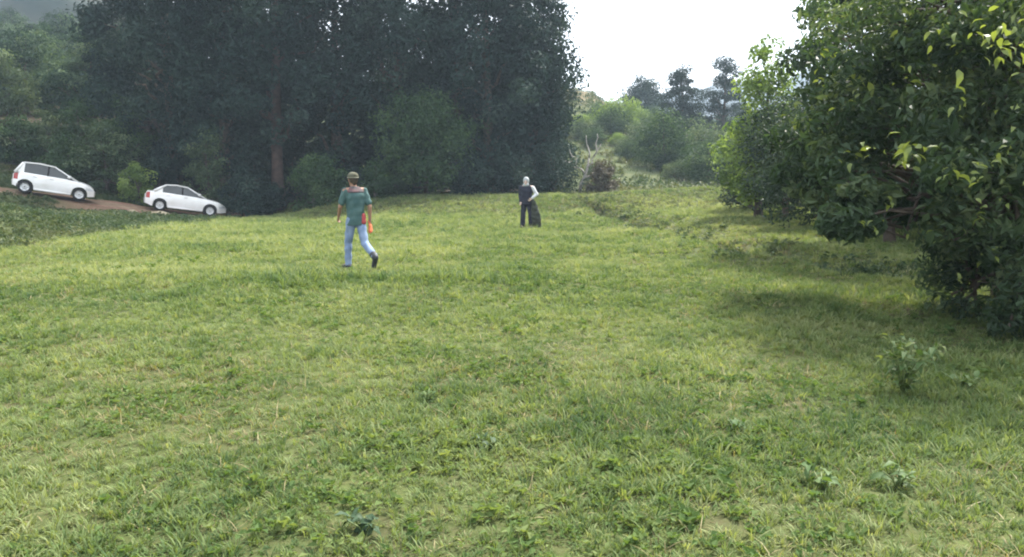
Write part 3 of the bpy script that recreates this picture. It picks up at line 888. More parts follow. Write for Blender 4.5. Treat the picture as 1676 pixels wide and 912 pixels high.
# ------------------------------------------------------------------ single weeds in the foreground
lf = [near_leaf_mesh('weed_leaf_a', 1.0, .3), near_leaf_mesh('weed_leaf_b', 1.0, .6)]
def weed(label, px, py, hgt, wid, nleaf, mat, seed, stems=3, pale=0, ls=.11):
    rs = np.random.default_rng(seed)
    x, y, _ = GH(px, py); z = Hs(x, y)
    root = empty('weed_plant', (x, y, z)); tag(root, label, 'weed', 'single weeds in the foreground')
    key = mat.name
    ms = []
    for m_ in lf:
        c = m_.copy(); c.materials.clear(); c.materials.append(mat); c.attributes['tint'].data.foreach_set('value', np.full(8, .25 + .35 * rs.random(), np.float32)); ms.append(c)
    pl = lf[0].copy(); pl.materials.clear(); pl.materials.append(M['leaf_yellow'])
    tips = []
    for s in range(stems):
        a = s / stems * 6.28 + rs.normal(0, .5); r = wid / 2 * (.3 + .7 * rs.random())
        p = np.array([(0, 0, -.02), (r * .35 * math.cos(a), r * .35 * math.sin(a), hgt * .4), (r * math.cos(a), r * math.sin(a), hgt * (.65 + .35 * rs.random()))])
        MB().tube(p, [.006, .005, .003], 5).build('stem', M['bark' if False else 'stem'], root); tips.append(p)
    for i in range(nleaf):
        p = tips[i % stems]; t = rs.random() ** .7 * 2
        q = np.array([np.interp(t, [0, 1, 2], p[:, j]) for j in range(3)])
        up_ = i >= nleaf - pale
        o = bpy.data.objects.new('leaf', pl if up_ else ms[i % 2]); COL.objects.link(o); o.parent = root
        if up_: q = p[2] - np.array((0, 0, .10 * rs.random()))
        o.location = q
        o.rotation_euler = (rs.normal(0, .3), -.15 + rs.normal(0, .35), rs.random() * 6.28)
        s_ = ls * (.6 + .7 * rs.random()) * (.6 if up_ else 1); o.scale = (s_, s_, s_)
M['stem'] = noise_mat('weed_stem', (.08, .12, .035), (.12, .15, .05), 20, .6)
weed('bushy green weed with pale tips standing in the shade at right', 1478, 648, .50, .50, 110, M['weed_leaf'], 1, 9, 34, .10)
weed('dark green leafy weed near the bottom edge, left of centre', 598, 872, .08, .26, 26, M['weed_dark'], 2, 5, 0, .07)
weed('small bright green weed in the grass right of centre', 1205, 705, .09, .22, 20, M['weed_leaf'], 3, 4, 0, .07)
weed('low spreading weed close to the bottom, right of centre', 1345, 800, .09, .36, 28, M['weed_leaf'], 4, 5, 0, .08)
weed('low green weed at the lower right, beside the bushy pale tipped one', 1580, 640, .16, .34, 24, M['weed_leaf'], 5, 5, 0, .085)
weed('dark low weed in the middle of the foreground', 800, 728, .05, .40, 22, M['weed_dark'], 6, 5, 0, .07)
weed('green weed at the bottom right between two grassy patches', 1470, 800, .12, .26, 22, M['weed_leaf'], 7, 4, 0, .075)
weed('small light green weed in the left foreground', 700, 655, .09, .22, 18, M['weed_leaf'], 8, 4, 0, .06)

# pale clods beside the track
M['clod'] = noise_mat('pale_clod', (.24, .19, .12), (.42, .36, .25), 3, .95, .8, 10, .1)
def clod(label, px, Y, sx, sz, seed):
    bm = bmesh.new(); bmesh.ops.create_icosphere(bm, subdivisions=3, radius=1)
    rs = np.random.default_rng(seed); ph = rs.random(6) * 6
    for v in bm.verts:
        c = v.co; k = 1 + .16 * math.sin(3 * c.x + ph[0]) * math.cos(2.6 * c.y + ph[1]) + .10 * math.sin(6 * c.z + ph[2] + 4 * c.x) + rs.normal(0, .02)
        v.co = Vector((c.x * k * sx, c.y * k * sx * .7, c.z * k * sz))
    me = bpy.data.meshes.new('earth_clod'); bm.to_mesh(me); bm.free()
    for p in me.polygons: p.use_smooth = True
    x = X(px, Y)
    tag(link('earth_clod', me, M['clod'], None, (x, Y, Hs(x, Y) + sz * .3)), label, 'earth clod', 'clods beside the track')
clod('pale earth heap under the rear half of the lower car', 262, 39.6, .55, .20, 1)
clod('pale earth heap below the middle of the lower car', 305, 40.2, .75, .16, 2)
clod('small pale clod left of the lower car heaps', 218, 38.6, .30, .16, 3)

# ------------------------------------------------------------------ cars
M['paint'] = noise_mat('white_paint', (.66, .65, .62), (.80, .80, .80), 1.6, .28, 0, spec=.5, coat=.6)
M['glass'] = noise_mat('tinted_glass', (.016, .022, .022), (.03, .036, .036), 2, .06, spec=.7)
M['rubber'] = noise_mat('tyre_rubber', (.012, .012, .013), (.03, .028, .027), 12, .85)
M['rim'] = noise_mat('alloy_rim', (.48, .49, .50), (.62, .63, .64), 6, .35, metal=.7)
M['black_trim'] = noise_mat('black_trim', (.012, .012, .013), (.022, .022, .023), 8, .6)
M['red_lamp'] = noise_mat('tail_lamp', (.28, .02, .02), (.40, .04, .03), 10, .2, spec=.6)
M['lamp'] = noise_mat('head_lamp', (.50, .52, .54), (.68, .70, .72), 12, .15, spec=.7)
M['plate'] = noise_mat('plate', (.45, .45, .44), (.55, .55, .54), 10, .5)

def car(name, label, loc, yaw, pitch, spec):
    root = empty(name, loc); root.rotation_euler = (0, pitch, yaw)
    tag(root, label, 'car', 'cars parked on the track')
    L, Wd = spec['L'], spec['W']; hw = Wd / 2
    xr, xf = spec['xr'], spec['xf']; wr = .30; ar = wr + .055
    belt, low = spec['belt'], .22
    def top(x): return np.interp(x, *zip(*spec['top']))
    def bot(x):
        b = low + .10 * sst(.35, .0, x) + .05 * sst(L - .4, L, x)
        for c in (xr, xf):
            d = np.abs(x - c)
            b = np.where(d < ar, np.maximum(b, wr + np.sqrt(np.maximum(ar ** 2 - d ** 2, 0))), b)
        return b
    xs_ = np.unique(np.concatenate([np.linspace(0, L, 60), np.linspace(xr - ar, xr + ar, 17), np.linspace(xf - ar, xf + ar, 17), [xr - ar - .01, xr + ar + .01, xf - ar - .01, xf + ar + .01]]))
    def ws(x, z):                # half width at station x, height z
        e = 1 - .22 * (1 - sst(0, .45, x)) ** 2 - .30 * (1 - sst(0, .6, L - x)) ** 2
        q = np.clip((z - low) / (belt - low), 0, 1.2)
        return hw * e * (.93 + .07 * np.sin(np.pi * np.clip(q * .8 + .12, 0, 1)))
    def side(x, n=9, off=0.0):
        x = np.atleast_1d(x); zb, zt = bot(x), top(x)
        t = np.linspace(0, 1, n)
        Z = zb[:, None] + (zt - zb)[:, None] * t[None]
        Xg = np.repeat(x[:, None], n, 1)
        Yg = ws(Xg, Z) - .05 * sst(.82, 1.0, t)[None] + off
        return Xg, Yg, Z
    Xg, Yg, Zg = side(xs_)
    mb = MB()
    mb.grid(np.stack([Xg, -Yg, Zg], 2))
    mb.grid(np.stack([Xg, Yg, Zg], 2)[:, ::-1])
    # bonnet, deck: crowned strip over the top edge
    cr = np.linspace(-1, 1, 11)
    Xt = np.repeat(xs_[:, None], 11, 1); Yt = Yg[:, -1:] * cr[None]; Zt = Zg[:, -1:] + .045 * (1 - cr[None] ** 2)
    mb.grid(np.stack([Xt, Yt, Zt], 2))
    for i, fl in ((0, 1), (-1, -1)):          # front and rear ends
        ring = np.stack([np.repeat(Xg[i][:, None], 9, 1), Yg[i][:, None] * np.linspace(-1, 1, 9)[None] , np.repeat(Zg[i][:, None], 9, 1)], 2)
        ring[..., 0] += -fl * .06 * (1 - np.linspace(-1, 1, 9)[None] ** 2)
        mb.grid(ring if fl > 0 else ring[:, ::-1])
    body = mb.build('body', M['paint'], root)
    # underbody with arch liners
    ub = MB(); Yb = np.linspace(-1, 1, 5)
    ub.grid(np.stack([np.repeat(xs_[:, None], 5, 1), (Yg[:, :1] - .01) * Yb[None], np.repeat(bot(xs_)[:, None] + .012, 5, 1)], 2))
    for c in (xr, xf): ub.box((c, 0, wr + .02), (.5, Wd - .62, .5))
    ub.build('underbody', M['black_trim'], root)
    # sills
    for s in (-1, 1):
        MB().box(((xr + xf) / 2, s * (hw * .955), low + .03), (xf - xr - 2 * ar - .04, .05, .09)).build('sill', M[spec.get('sill', 'black_trim')], root)
    # cabin
    c0, c1, r0, r1, zr = spec['cab']          # rear base, windscreen base, roof rear, roof front, roof height
    def cabin(x):                # cabin top line and width
        zt = np.interp(x, [c0, r0, (r0 + r1) / 2, r1, c1], [top(c0) - .02, zr - .045, zr, zr - .05, top(c1) - .02])
        return zt
    def yc(z, off=0.0): return hw * .925 - .05 - (np.maximum(z - belt, 0)) * .30 + off
    xr_ = np.linspace(r0, r1, 15); cr = np.linspace(-1, 1, 9)
    zt = cabin(xr_)
    rf = MB()
    rf.grid(np.stack([np.repeat(xr_[:, None], 9, 1), (yc(zt) + .02)[:, None] * cr[None], zt[:, None] + .04 * (1 - cr[None] ** 2)], 2))
    for s in (-1, 1):            # cant rails
        rf.tube(np.stack([xr_, s * (yc(zt) + .012), zt - .01], 1), .03, 6)
        rf.tube([(r1, s * (yc(zt[-1]) + .012), zt[-1] - .01), (c1 + .02, s * (yc(belt) + .02), top(c1) + .01)], .032, 6)
        rf.tube([(r0, s * (yc(zt[0]) + .012), zt[0] - .01), (c0, s * (yc(belt) + .02), top(c0) + .01)], [.05, .07], 6)
    rf.build('roof', M['paint'], root)
    for a, b, nm in ((r1, c1, 'windscreen'), (r0, c0, 'rear_window')):
        za, zb = float(cabin(a)) , float(top(b)) - .01
        t = np.linspace(0, 1, 5)
        xx_ = a + (b - a) * t; zz_ = za + (zb - za) * t
        sgn = 1 if b > a else -1
        gr = np.stack([xx_[:, None] + sgn * .05 * (1 - cr[None] ** 2), (yc(zz_) - .01)[:, None] * cr[None], zz_[:, None] + .025 * (1 - cr[None] ** 2)], 2)
        MB().grid(gr).build(nm, M['glass'], root)
    bp = spec['bpillar']
    for s in (-1, 1):
        for x0, x1 in ((c0 + spec.get('cpil', .16), bp - .035), (bp + .035, c1 - .12)):
            xx_ = np.linspace(x0, x1, 10); zb = top(xx_) + .0; zt_ = np.maximum(cabin(xx_) - .035, zb + .015)
            t = np.linspace(0, 1, 5)
            Z = zb[:, None] + (zt_ - zb)[:, None] * t[None]
            MB().grid(np.stack([np.repeat(xx_[:, None], 5, 1), s * yc(Z, .004), Z], 2)).build('side_window', M['glass'], root)
        # pillar and inner dark lining
        zt_ = float(cabin(bp))
        MB().tube([(bp, s * (yc(belt) + .004), top(bp)), (bp - .02, s * (yc(zt_)), zt_ - .02)], .035, 6).build('pillar', M[spec.get('pil', 'black_trim')], root)
        # quarter panel beside the rear window
        if spec.get('quarter'):
            xx_ = np.linspace(c0, c0 + spec['cpil'] + .02, 5); zb = top(xx_); zt_ = np.maximum(cabin(xx_) - .005, zb + .01); t = np.linspace(0, 1, 4)
            Z = zb[:, None] + (zt_ - zb)[:, None] * t[None]
            MB().grid(np.stack([np.repeat(xx_[:, None], 4, 1), s * yc(Z, .012), Z], 2)).build('quarter_panel', M['paint'], root)
        # doors: proud panels with open joints, each with a handle
        for x0, x1 in ((xr + ar * .55 + .02 if spec['doors'] > 2 else bp, bp - .01), (bp + .01, xf - ar - .10)):
            if x1 - x0 < .3: continue
            xx_ = np.linspace(x0, x1, 9); Xd, Yd, Zd = side(xx_, 9, .007)
            Xd, Yd, Zd = Xd[:, 1:], Yd[:, 1:], Zd[:, 1:]
            d = MB().grid(np.stack([Xd, s * Yd, Zd], 2)).build('door', M['paint'], root)
            hx = x0 + .16; hz = belt - .11
            MB().box((hx, s * (float(ws(hx, hz)) + .018), hz), (.16, .03, .03)).build('handle', M['paint'], d)
        # mirror
        MB().tube([(c1 - .30, s * (yc(belt) + .0), belt + .05), (c1 - .32, s * (yc(belt) + .10), belt + .07)], [.03, .03], 6).tube([(c1 - .34, s * (yc(belt) + .06), belt + .09), (c1 - .34, s * (yc(belt) + .15), belt + .10), (c1 - .34, s * (yc(belt) + .22), belt + .09)], [.06, .075, .045], 8).build('side_mirror', M['paint'], root)
        # lamps
        zt_ = float(top(L - .12)) - .10
        V = []
        for x in np.linspace(L - .36, L - .03, 6):
            for z in (zt_ - .06, zt_ + .02, zt_ + .07):
                V.append((x, s * (float(ws(x, z)) + .006), min(z, float(top(x)) - .015)))
        MB().grid(np.array(V).reshape(6, 3, 3)).build('headlight', M['lamp'], root)
        V = []
        for x in np.linspace(.02, .20, 4):
            for z in np.linspace(belt - .34, belt - .04, 4):
                V.append((x, s * (float(ws(x, z)) + .006), min(z, float(top(x)) - .01)))
        MB().grid(np.array(V).reshape(4, 4, 3)).build('tail_light', M['red_lamp'], root)
        # wheels
        for c in (xr, xf):
            wroot = MB()
            th = np.linspace(0, 2 * math.pi, 33)[:-1]
            pr = [(.19, -.085), (.27, -.09), (.295, -.07), (.30, 0), (.295, .07), (.27, .09), (.19, .085)]
            ty = np.array([[(r * math.cos(a), y, r * math.sin(a)) for r, y in pr] for a in th])
            yw = s * (hw - .13)
            wh = MB().grid(ty, True).build('wheel', M['rubber'], root, loc=(c, yw, wr))
            rm = MB()
            disc = np.array([[(r * math.cos(a), s * y, r * math.sin(a)) for r, y in ((.02, .07), (.06, .075), (.10, .058), (.17, .062), (.192, .085))] for a in th])
            rm.grid(disc, True)
            for q in range(6):
                a = q / 6 * 6.283
                rm.tube([(.03 * math.cos(a), s * .074, .03 * math.sin(a)), (.18 * math.cos(a), s * .078, .18 * math.sin(a))], .017, 5)
            rm.build('rim', M['rim'], wh)
    # bumpers and grille
    for x, nm in ((.02, 'rear_bumper'), (L - .02, 'front_bumper')):
        yy = np.linspace(-1, 1, 11)
        e = 1 if x > 1 else -1
        pts = [(x - e * .20 * abs(t) ** 3 + e * .02 * (1 - t * t), t * (float(ws(abs(x), .4)) * 1.0), .40) for t in yy]
        mbp = MB(); mbp.tube(pts, .075, 8); mbp.build(nm, M['paint'], root)
    MB().box((L + .05, 0, .58), (.03, .62, .09)).build('grille', M['black_trim'], root)
    MB().box((-.075, 0, .50), (.015, .40, .12)).build('number_plate', M['plate'], root)
    return root

hatch = dict(L=3.40, W=1.60, xr=.52, xf=2.78, belt=.95, top=[(0, .84), (.08, .94), (.4, .965), (2.2, .93), (2.5, .90), (2.9, .84), (3.2, .75), (3.35, .64), (3.40, .54)],
             cab=(.06, 2.62, .34, 1.66, 1.47), bpillar=1.40, doors=4, cpil=.34, quarter=True, pil='black_trim', sill='paint')
sedan = dict(L=3.92, W=1.68, xr=.70, xf=3.12, belt=.95, top=[(0, .80), (.05, .93), (.35, .965), (.6, .97), (2.5, .90), (2.8, .87), (3.35, .80), (3.70, .70), (3.86, .58), (3.92, .50)],
             cab=(.38, 2.88, .92, 1.98, 1.40), bpillar=1.72, doors=4, cpil=.38, quarter=True, pil='black_trim', sill='paint')
def park(name, label, spec, px_rear, px_front, Yc, yaw):
    xa, xb = X(px_rear, Yc), X(px_front, Yc)
    def zz(x, y): return Hs(x, y) + .045
    cy, sy = math.cos(yaw), math.sin(yaw)
    x0, y0 = xa, Yc
    wr_ = (x0 + cy * spec['xr'], y0 + sy * spec['xr']); wf_ = (x0 + cy * spec['xf'], y0 + sy * spec['xf'])
    za, zb = zz(*wr_), zz(*wf_)
    pit = math.atan2(za - zb, spec['xf'] - spec['xr'])
    car(name, label, (x0, y0, za + math.tan(pit) * spec['xr']), yaw, pit, spec)
park('parked_car', 'white compact hatchback parked higher up the track, leftmost', hatch, 25, 150, 38.3, R(27))
park('parked_car', 'white low-roofed car parked lower on the red track, nearer the trees', sedan, 238, 368, 41.7, R(24))

# ------------------------------------------------------------------ people
def cap_pts(mb, p0, p1, r0, r1, k=12, sq=1.0, ax=None):
    """tapered capsule; sq squashes it along ax"""
    p0, p1 = np.array(p0, float), np.array(p1, float)
    d = p1 - p0; L = np.linalg.norm(d) + 1e-9; d /= L
    ref = np.array(ax, float) if ax is not None else (np.array([1.0, 0, 0]) if abs(d[0]) < .8 else np.array([0, 1.0, 0]))
    A = ref - d * (ref @ d); A /= np.linalg.norm(A); B = np.cross(d, A)
    prof = []
    for i in range(5): a = -math.pi / 2 + i / 5 * math.pi / 2; prof.append((r0 * math.sin(a), r0 * math.cos(a) + 1e-4))
    for i in range(5): t = i / 4; prof.append((t * L, r0 + (r1 - r0) * t))
    for i in range(1, 6): a = i / 5 * math.pi / 2; prof.append((L + r1 * math.sin(a), r1 * math.cos(a) + 1e-4))
    th = np.arange(k) / k * 2 * math.pi
    Gd = np.array([[p0 + d * s + A * r * sq * math.cos(t) + B * r * math.sin(t) for s, r in prof] for t in th])
    mb.grid(Gd, True)

def ell_pts(mb, c, r, k=18):
    th = np.arange(k) / k * 2 * math.pi; ph = np.linspace(-math.pi / 2, math.pi / 2, 12)
    Gd = np.array([[(c[0] + r[0] * max(math.cos(p), 1e-3) * math.cos(t), c[1] + r[1] * max(math.cos(p), 1e-3) * math.sin(t), c[2] + r[2] * math.sin(p)) for p in ph] for t in th])
    mb.grid(Gd, True)

def fuse(name, mb, mat, parent, voxel=.011, it=4, wob=0.0):
    """welds overlapping limbs into one continuous skin"""
    tmp = bpy.data.objects.new('tmp', mb.mesh('tmp')); COL.objects.link(tmp)
    r = tmp.modifiers.new('r', 'REMESH'); r.mode = 'VOXEL'; r.voxel_size = voxel; r.use_smooth_shade = True
    s = tmp.modifiers.new('s', 'SMOOTH'); s.factor = .5; s.iterations = it
    dg = bpy.context.evaluated_depsgraph_get()
    me = bpy.data.meshes.new_from_object(tmp.evaluated_get(dg))
    bpy.data.objects.remove(tmp)
    me.name = name
    if wob:
        co = np.zeros(len(me.vertices) * 3, np.float32); me.vertices.foreach_get('co', co); co = co.reshape(-1, 3)
        nr = np.zeros(len(me.vertices) * 3, np.float32); me.vertices.foreach_get('normal', nr); nr = nr.reshape(-1, 3)
        f = np.sin(co[:, 2] * 42 + 5 * np.sin(co[:, 0] * 11) + 4 * co[:, 1]) * .6 + np.sin(co[:, 2] * 23 - co[:, 0] * 30 + co[:, 1] * 17) * .4
        co = co + nr * (wob * f)[:, None]
        me.vertices.foreach_set('co', co.ravel())
    me.polygons.foreach_set('use_smooth', np.ones(len(me.polygons), bool))
    me.update()
    return link(name, me, mat, parent)

def hand(mb, wr, d, side, grip=True):
    """palm, four unequal bent fingers and a thumb off the palm's side; d = direction of the forearm, side = thumb direction"""
    wr = np.array(wr, float); d = np.array(d, float); d /= np.linalg.norm(d)
    s = np.array(side, float); s -= d * (s @ d); s /= np.linalg.norm(s); n = np.cross(d, s)
    cap_pts(mb, wr, wr + d * .065, .028, .036, 10, .5, n)
    for i, (o, ln) in enumerate(((.028, .070), (.010, .078), (-.009, .073), (-.027, .058))):
        b = wr + d * .085 + s * o
        k1 = b + d * ln * .45 + n * ln * .12; k2 = k1 + (d * .35 + n * .55) * ln * .6; k3 = k2 + (n * .5 - d * .25) * ln * .45
        cap_pts(mb, b, k1, .0095, .009, 8); cap_pts(mb, k1, k2, .009, .008, 8); cap_pts(mb, k2, k3, .008, .007, 8)
    t0 = wr + d * .03 + s * .03; t1 = t0 + (d * .6 + s * .6 + n * .2) * .042; t2 = t1 + (d * .8 + n * .5) * .034
    cap_pts(mb, t0, t1, .013, .011, 8); cap_pts(mb, t1, t2, .011, .009, 8)

M['skin'] = noise_mat('skin', (.27, .15, .10), (.34, .20, .14), 6, .55)
M['skin_pale'] = noise_mat('light_skin', (.46, .33, .27), (.55, .41, .34), 6, .55)
M['teal'] = noise_mat('teal_cloth', (.045, .095, .098), (.075, .135, .130), 7, .9, .3, 60)
M['red_cloth'] = noise_mat('red_cloth', (.33, .05, .06), (.42, .09, .09), 8, .9)
M['band'] = noise_mat('pale_band', (.26, .25, .2), (.36, .35, .28), 9, .9)
M['yoke'] = noise_mat('faded_red_cloth', (.075, .078, .082), (.14, .075, .08), 8, .9)
M['jeans'] = noise_mat('light_jeans', (.13, .19, .32), (.24, .31, .45), 5, .9, .3, 80)
M['shoe_dark'] = noise_mat('dark_shoe', (.02, .024, .03), (.05, .055, .065), 12, .6)
M['white_cloth'] = noise_mat('white_cloth', (.46, .47, .49), (.58, .59, .60), 8, .85)
M['cap'] = noise_mat('khaki_cap', (.055, .055, .036), (.10, .10, .068), 12, .9)
M['black_cloth'] = noise_mat('black_cloth', (.014, .016, .028), (.028, .030, .046), 6, .9, .3, 50)
M['grey_hood'] = noise_mat('pale_hood', (.30, .33, .34), (.42, .45, .46), 8, .9)
M['sack'] = noise_mat('dark_sack', (.022, .026, .020), (.045, .050, .038), 5, .9, .5, 20)
M['orange'] = noise_mat('orange_cloth', (.62, .14, .06), (.75, .22, .10), 7, .8)
M['hair'] = noise_mat('dark_hair', (.030, .023, .017), (.06, .045, .034), 20, .6)

def head_pts(mb, c, f=(1, 0)):
    """skull, jaw, nose, ears around c; f = facing in local x,y"""
    cx, cy, cz = c; fx, fy = f; lx, ly = -fy, fx
    ell_pts(mb, (cx, cy, cz + .02), (.088, .078, .105) if abs(fx) > .5 else (.078, .088, .105))
    cap_pts(mb, (cx + fx * .03, cy + fy * .03, cz - .02), (cx + fx * .055, cy + fy * .055, cz - .075), .062, .042)
    cap_pts(mb, (cx + fx * .088, cy + fy * .088, cz + .02), (cx + fx * .108, cy + fy * .108, cz - .018), .010, .017)
    for s in (-1, 1):
        cap_pts(mb, (cx + lx * s * .080, cy + ly * s * .080, cz + .02), (cx + lx * s * .082, cy + ly * s * .082, cz - .02), .016, .011)
    cap_pts(mb, (cx + fx * .082, cy + fy * .082, cz - .052), (cx + fx * .088, cy + fy * .088, cz - .053), .018, .016)

def face_parts(c, f, root, brow):
    cx, cy, cz = c; fx, fy = f; lx, ly = -fy, fx
    for s in (-1, 1):
        e = MB(); ell_pts(e, (cx + fx * .080 + lx * s * .032, cy + fy * .080 + ly * s * .032, cz + .012), (.013, .013, .010), 10); e.build('eye', M['hair'], root)
    e = MB(); e.tube([(cx + fx * .094 + lx * t, cy + fy * .094 + ly * t, cz - .053) for t in (-.022, 0, .022)], .005, 6); e.build('mouth', M['red_cloth'], root)

def rings(mb, rg, k=24):
    """torso-like loft; rg: (z, x centre, half depth, half width)"""
    th = np.arange(k) / k * 2 * math.pi
    Gd = [[(xc, 0, z) if e else (xc + a * math.copysign(abs(math.cos(t)) ** .8, math.cos(t)), b * math.copysign(abs(math.sin(t)) ** .8, math.sin(t)), z)
           for (z, xc, a, b, e) in [(*rg[0], 1)] + [(*q, 0) for q in rg] + [(*rg[-1], 1)]] for t in th]
    mb.grid(np.array(Gd), True)

def walker():
    gx, gy, _ = GH(568, 441)
    gx += .17
    z = Hs(gx, gy)
    root = empty('person', (gx, gy, z), math.atan2(.8, -.6))    # local +X is the way the person walks: left and away
    root.scale = (.92, .92, .945)
    tag(root, 'person in teal shirt and light blue jeans striding left across the field', 'person')
    LH, RH = (0, .085, .90), (0, -.085, .90)
    LK, LA = (.13, .10, .49), (.15, .10, .085)
    RK, RA = (-.15, -.10, .48), (-.52, -.11, .26)
    LS, RS = (.03, .185, 1.42), (.0, -.185, 1.42)
    LE, LW = (.10, .255, 1.14), (.26, .22, .96)
    RE, RW = (-.08, -.25, 1.13), (-.03, -.275, .88)
    hd = (.06, .01, 1.60)
    b = MB()
    cap_pts(b, (0, 0, .93), (.01, 0, 1.12), .095, .095, 16, 1.0)
    cap_pts(b, (.01, -.05, 1.16), (.01, .05, 1.30), .088, .088, 16)
    cap_pts(b, RS, LS, .058, .058); cap_pts(b, (.02, 0, 1.40), (.05, .005, 1.53), .058, .052)
    head_pts(b, hd)
    for S, E, Wr in ((LS, LE, LW), (RS, RE, RW)):
        cap_pts(b, S, E, .052, .041); cap_pts(b, E, Wr, .041, .028)
    for h, kn, an in ((LH, LK, LA), (RH, RK, RA)):
        cap_pts(b, h, kn, .085, .056); cap_pts(b, kn, an, .056, .038)
    hand(b, LW, np.subtract(LW, LE), (0, -.5, 1)); hand(b, RW, np.subtract(RW, RE), (1, .3, 0))
    cap_pts(b, LA, (.29, .11, .045), .04, .035); cap_pts(b, RA, (-.49, -.11, .12), .04, .035)
    fuse('body', b, M['skin'], root, .008, 3)
    s = MB()
    rings(s, [(.80, 0, .128, .178), (.86, 0, .128, .175), (1.0, 0, .122, .162), (1.15, .01, .124, .168), (1.30, .01, .124, .182), (1.40, .01, .100, .185), (1.45, .02, .072, .14), (1.49, .03, .056, .07)])
    for S, E in ((LS, LE), (RS, RE)):
        m_ = np.array(S) + (np.array(E) - np.array(S)) * .75; cap_pts(s, S, m_, .062, .064)
    sh = fuse('shirt', s, M['teal'], root, .011, 4, .006)
    y_ = MB(); rings(y_, [(1.385, .01, .110, .186), (1.41, .012, .104, .184), (1.455, .02, .080, .145), (1.498, .03, .062, .074)])
    fuse('shoulder_yoke', y_, M['yoke'], sh, .010, 3)
    p_ = MB(); cap_pts(p_, (-.105, -.105, .86), (-.10, -.11, .98), .052, .040, 12); fuse('red_patch', p_, M['red_cloth'], sh, .010, 3)
    t = MB(); cap_pts(t, (0, -.045, .88), (0, .045, .88), .120, .120, 16)
    for h, kn, an in ((LH, LK, LA), (RH, RK, RA)):
        cap_pts(t, h, kn, .100, .072); an2 = np.array(kn) + (np.array(an) - np.array(kn)) * .97; cap_pts(t, kn, an2, .072, .062)
    fuse('trousers', t, M['jeans'], root, .010, 3, .006)
    for an, toe in ((LA, (.31, .115, .035)), (RA, (-.47, -.11, .075))):
        q = MB(); heel = np.array(an) + np.array((-.03, 0, -.04 if an is LA else -.01))
        cap_pts(q, heel, np.array(toe), .052, .046, 12); cap_pts(q, an, heel, .052, .05, 12)
        if an is RA: cap_pts(q, an, np.array(RA) + (np.array(RK) - np.array(RA)) * .16, .066, .068, 12)
        so = fuse('shoe', q, M['shoe_dark'], root, .009, 3)
    hm = MB(); ell_pts(hm, (hd[0] - .012, hd[1], hd[2] + .035), (.098, .090, .100)); cap_pts(hm, (hd[0] - .06, hd[1], hd[2]), (hd[0] - .06, hd[1], hd[2] - .04), .05, .045)
    fuse('hair', hm, M['hair'], root, .009, 2)
    c = MB(); ell_pts(c, (hd[0] - .006, hd[1], hd[2] + .075), (.112, .103, .080)); cap_pts(c, (hd[0] + .07, hd[1], hd[2] + .065), (hd[0] + .16, hd[1], hd[2] + .055), .06, .045, 12, .22, (0, 0, 1))
    cp = fuse('cap', c, M['cap'], root, .008, 2)
    bnd = MB(); th = np.linspace(0, 2 * math.pi, 25)
    bnd.tube([(hd[0] - .006 + .112 * math.cos(a), hd[1] + .103 * math.sin(a), hd[2] + .055) for a in th], .007, 6, False); bnd.build('band', M['band'], cp)
    face_parts(hd, (1, 0), root, None)
    # the thing in the hand
    mw = Matrix.Translation((gx, gy, z)) @ Matrix.Rotation(math.atan2(.8, -.6), 4, 'Z') @ Matrix.Diagonal((.92, .92, .945, 1))
    k = mw @ Vector((RW[0] + .02, RW[1] - .01, RW[2] - .10))
    ob = MB()
    cap_pts(ob, (0, 0, .03), (.01, .02, -.07), .04, .055, 12, .6); cap_pts(ob, (.0, -.02, .0), (.0, -.03, -.08), .045, .05, 12, .6); cap_pts(ob, (0, 0, .03), (-.01, 0, .07), .028, .04, 10, .6)
    o = fuse('cloth_bundle', ob, M['orange'], None, .008, 2, .004); o.location = k
    tag(o, 'small orange bundle held in the right hand of the walker', 'bundle')
walker()

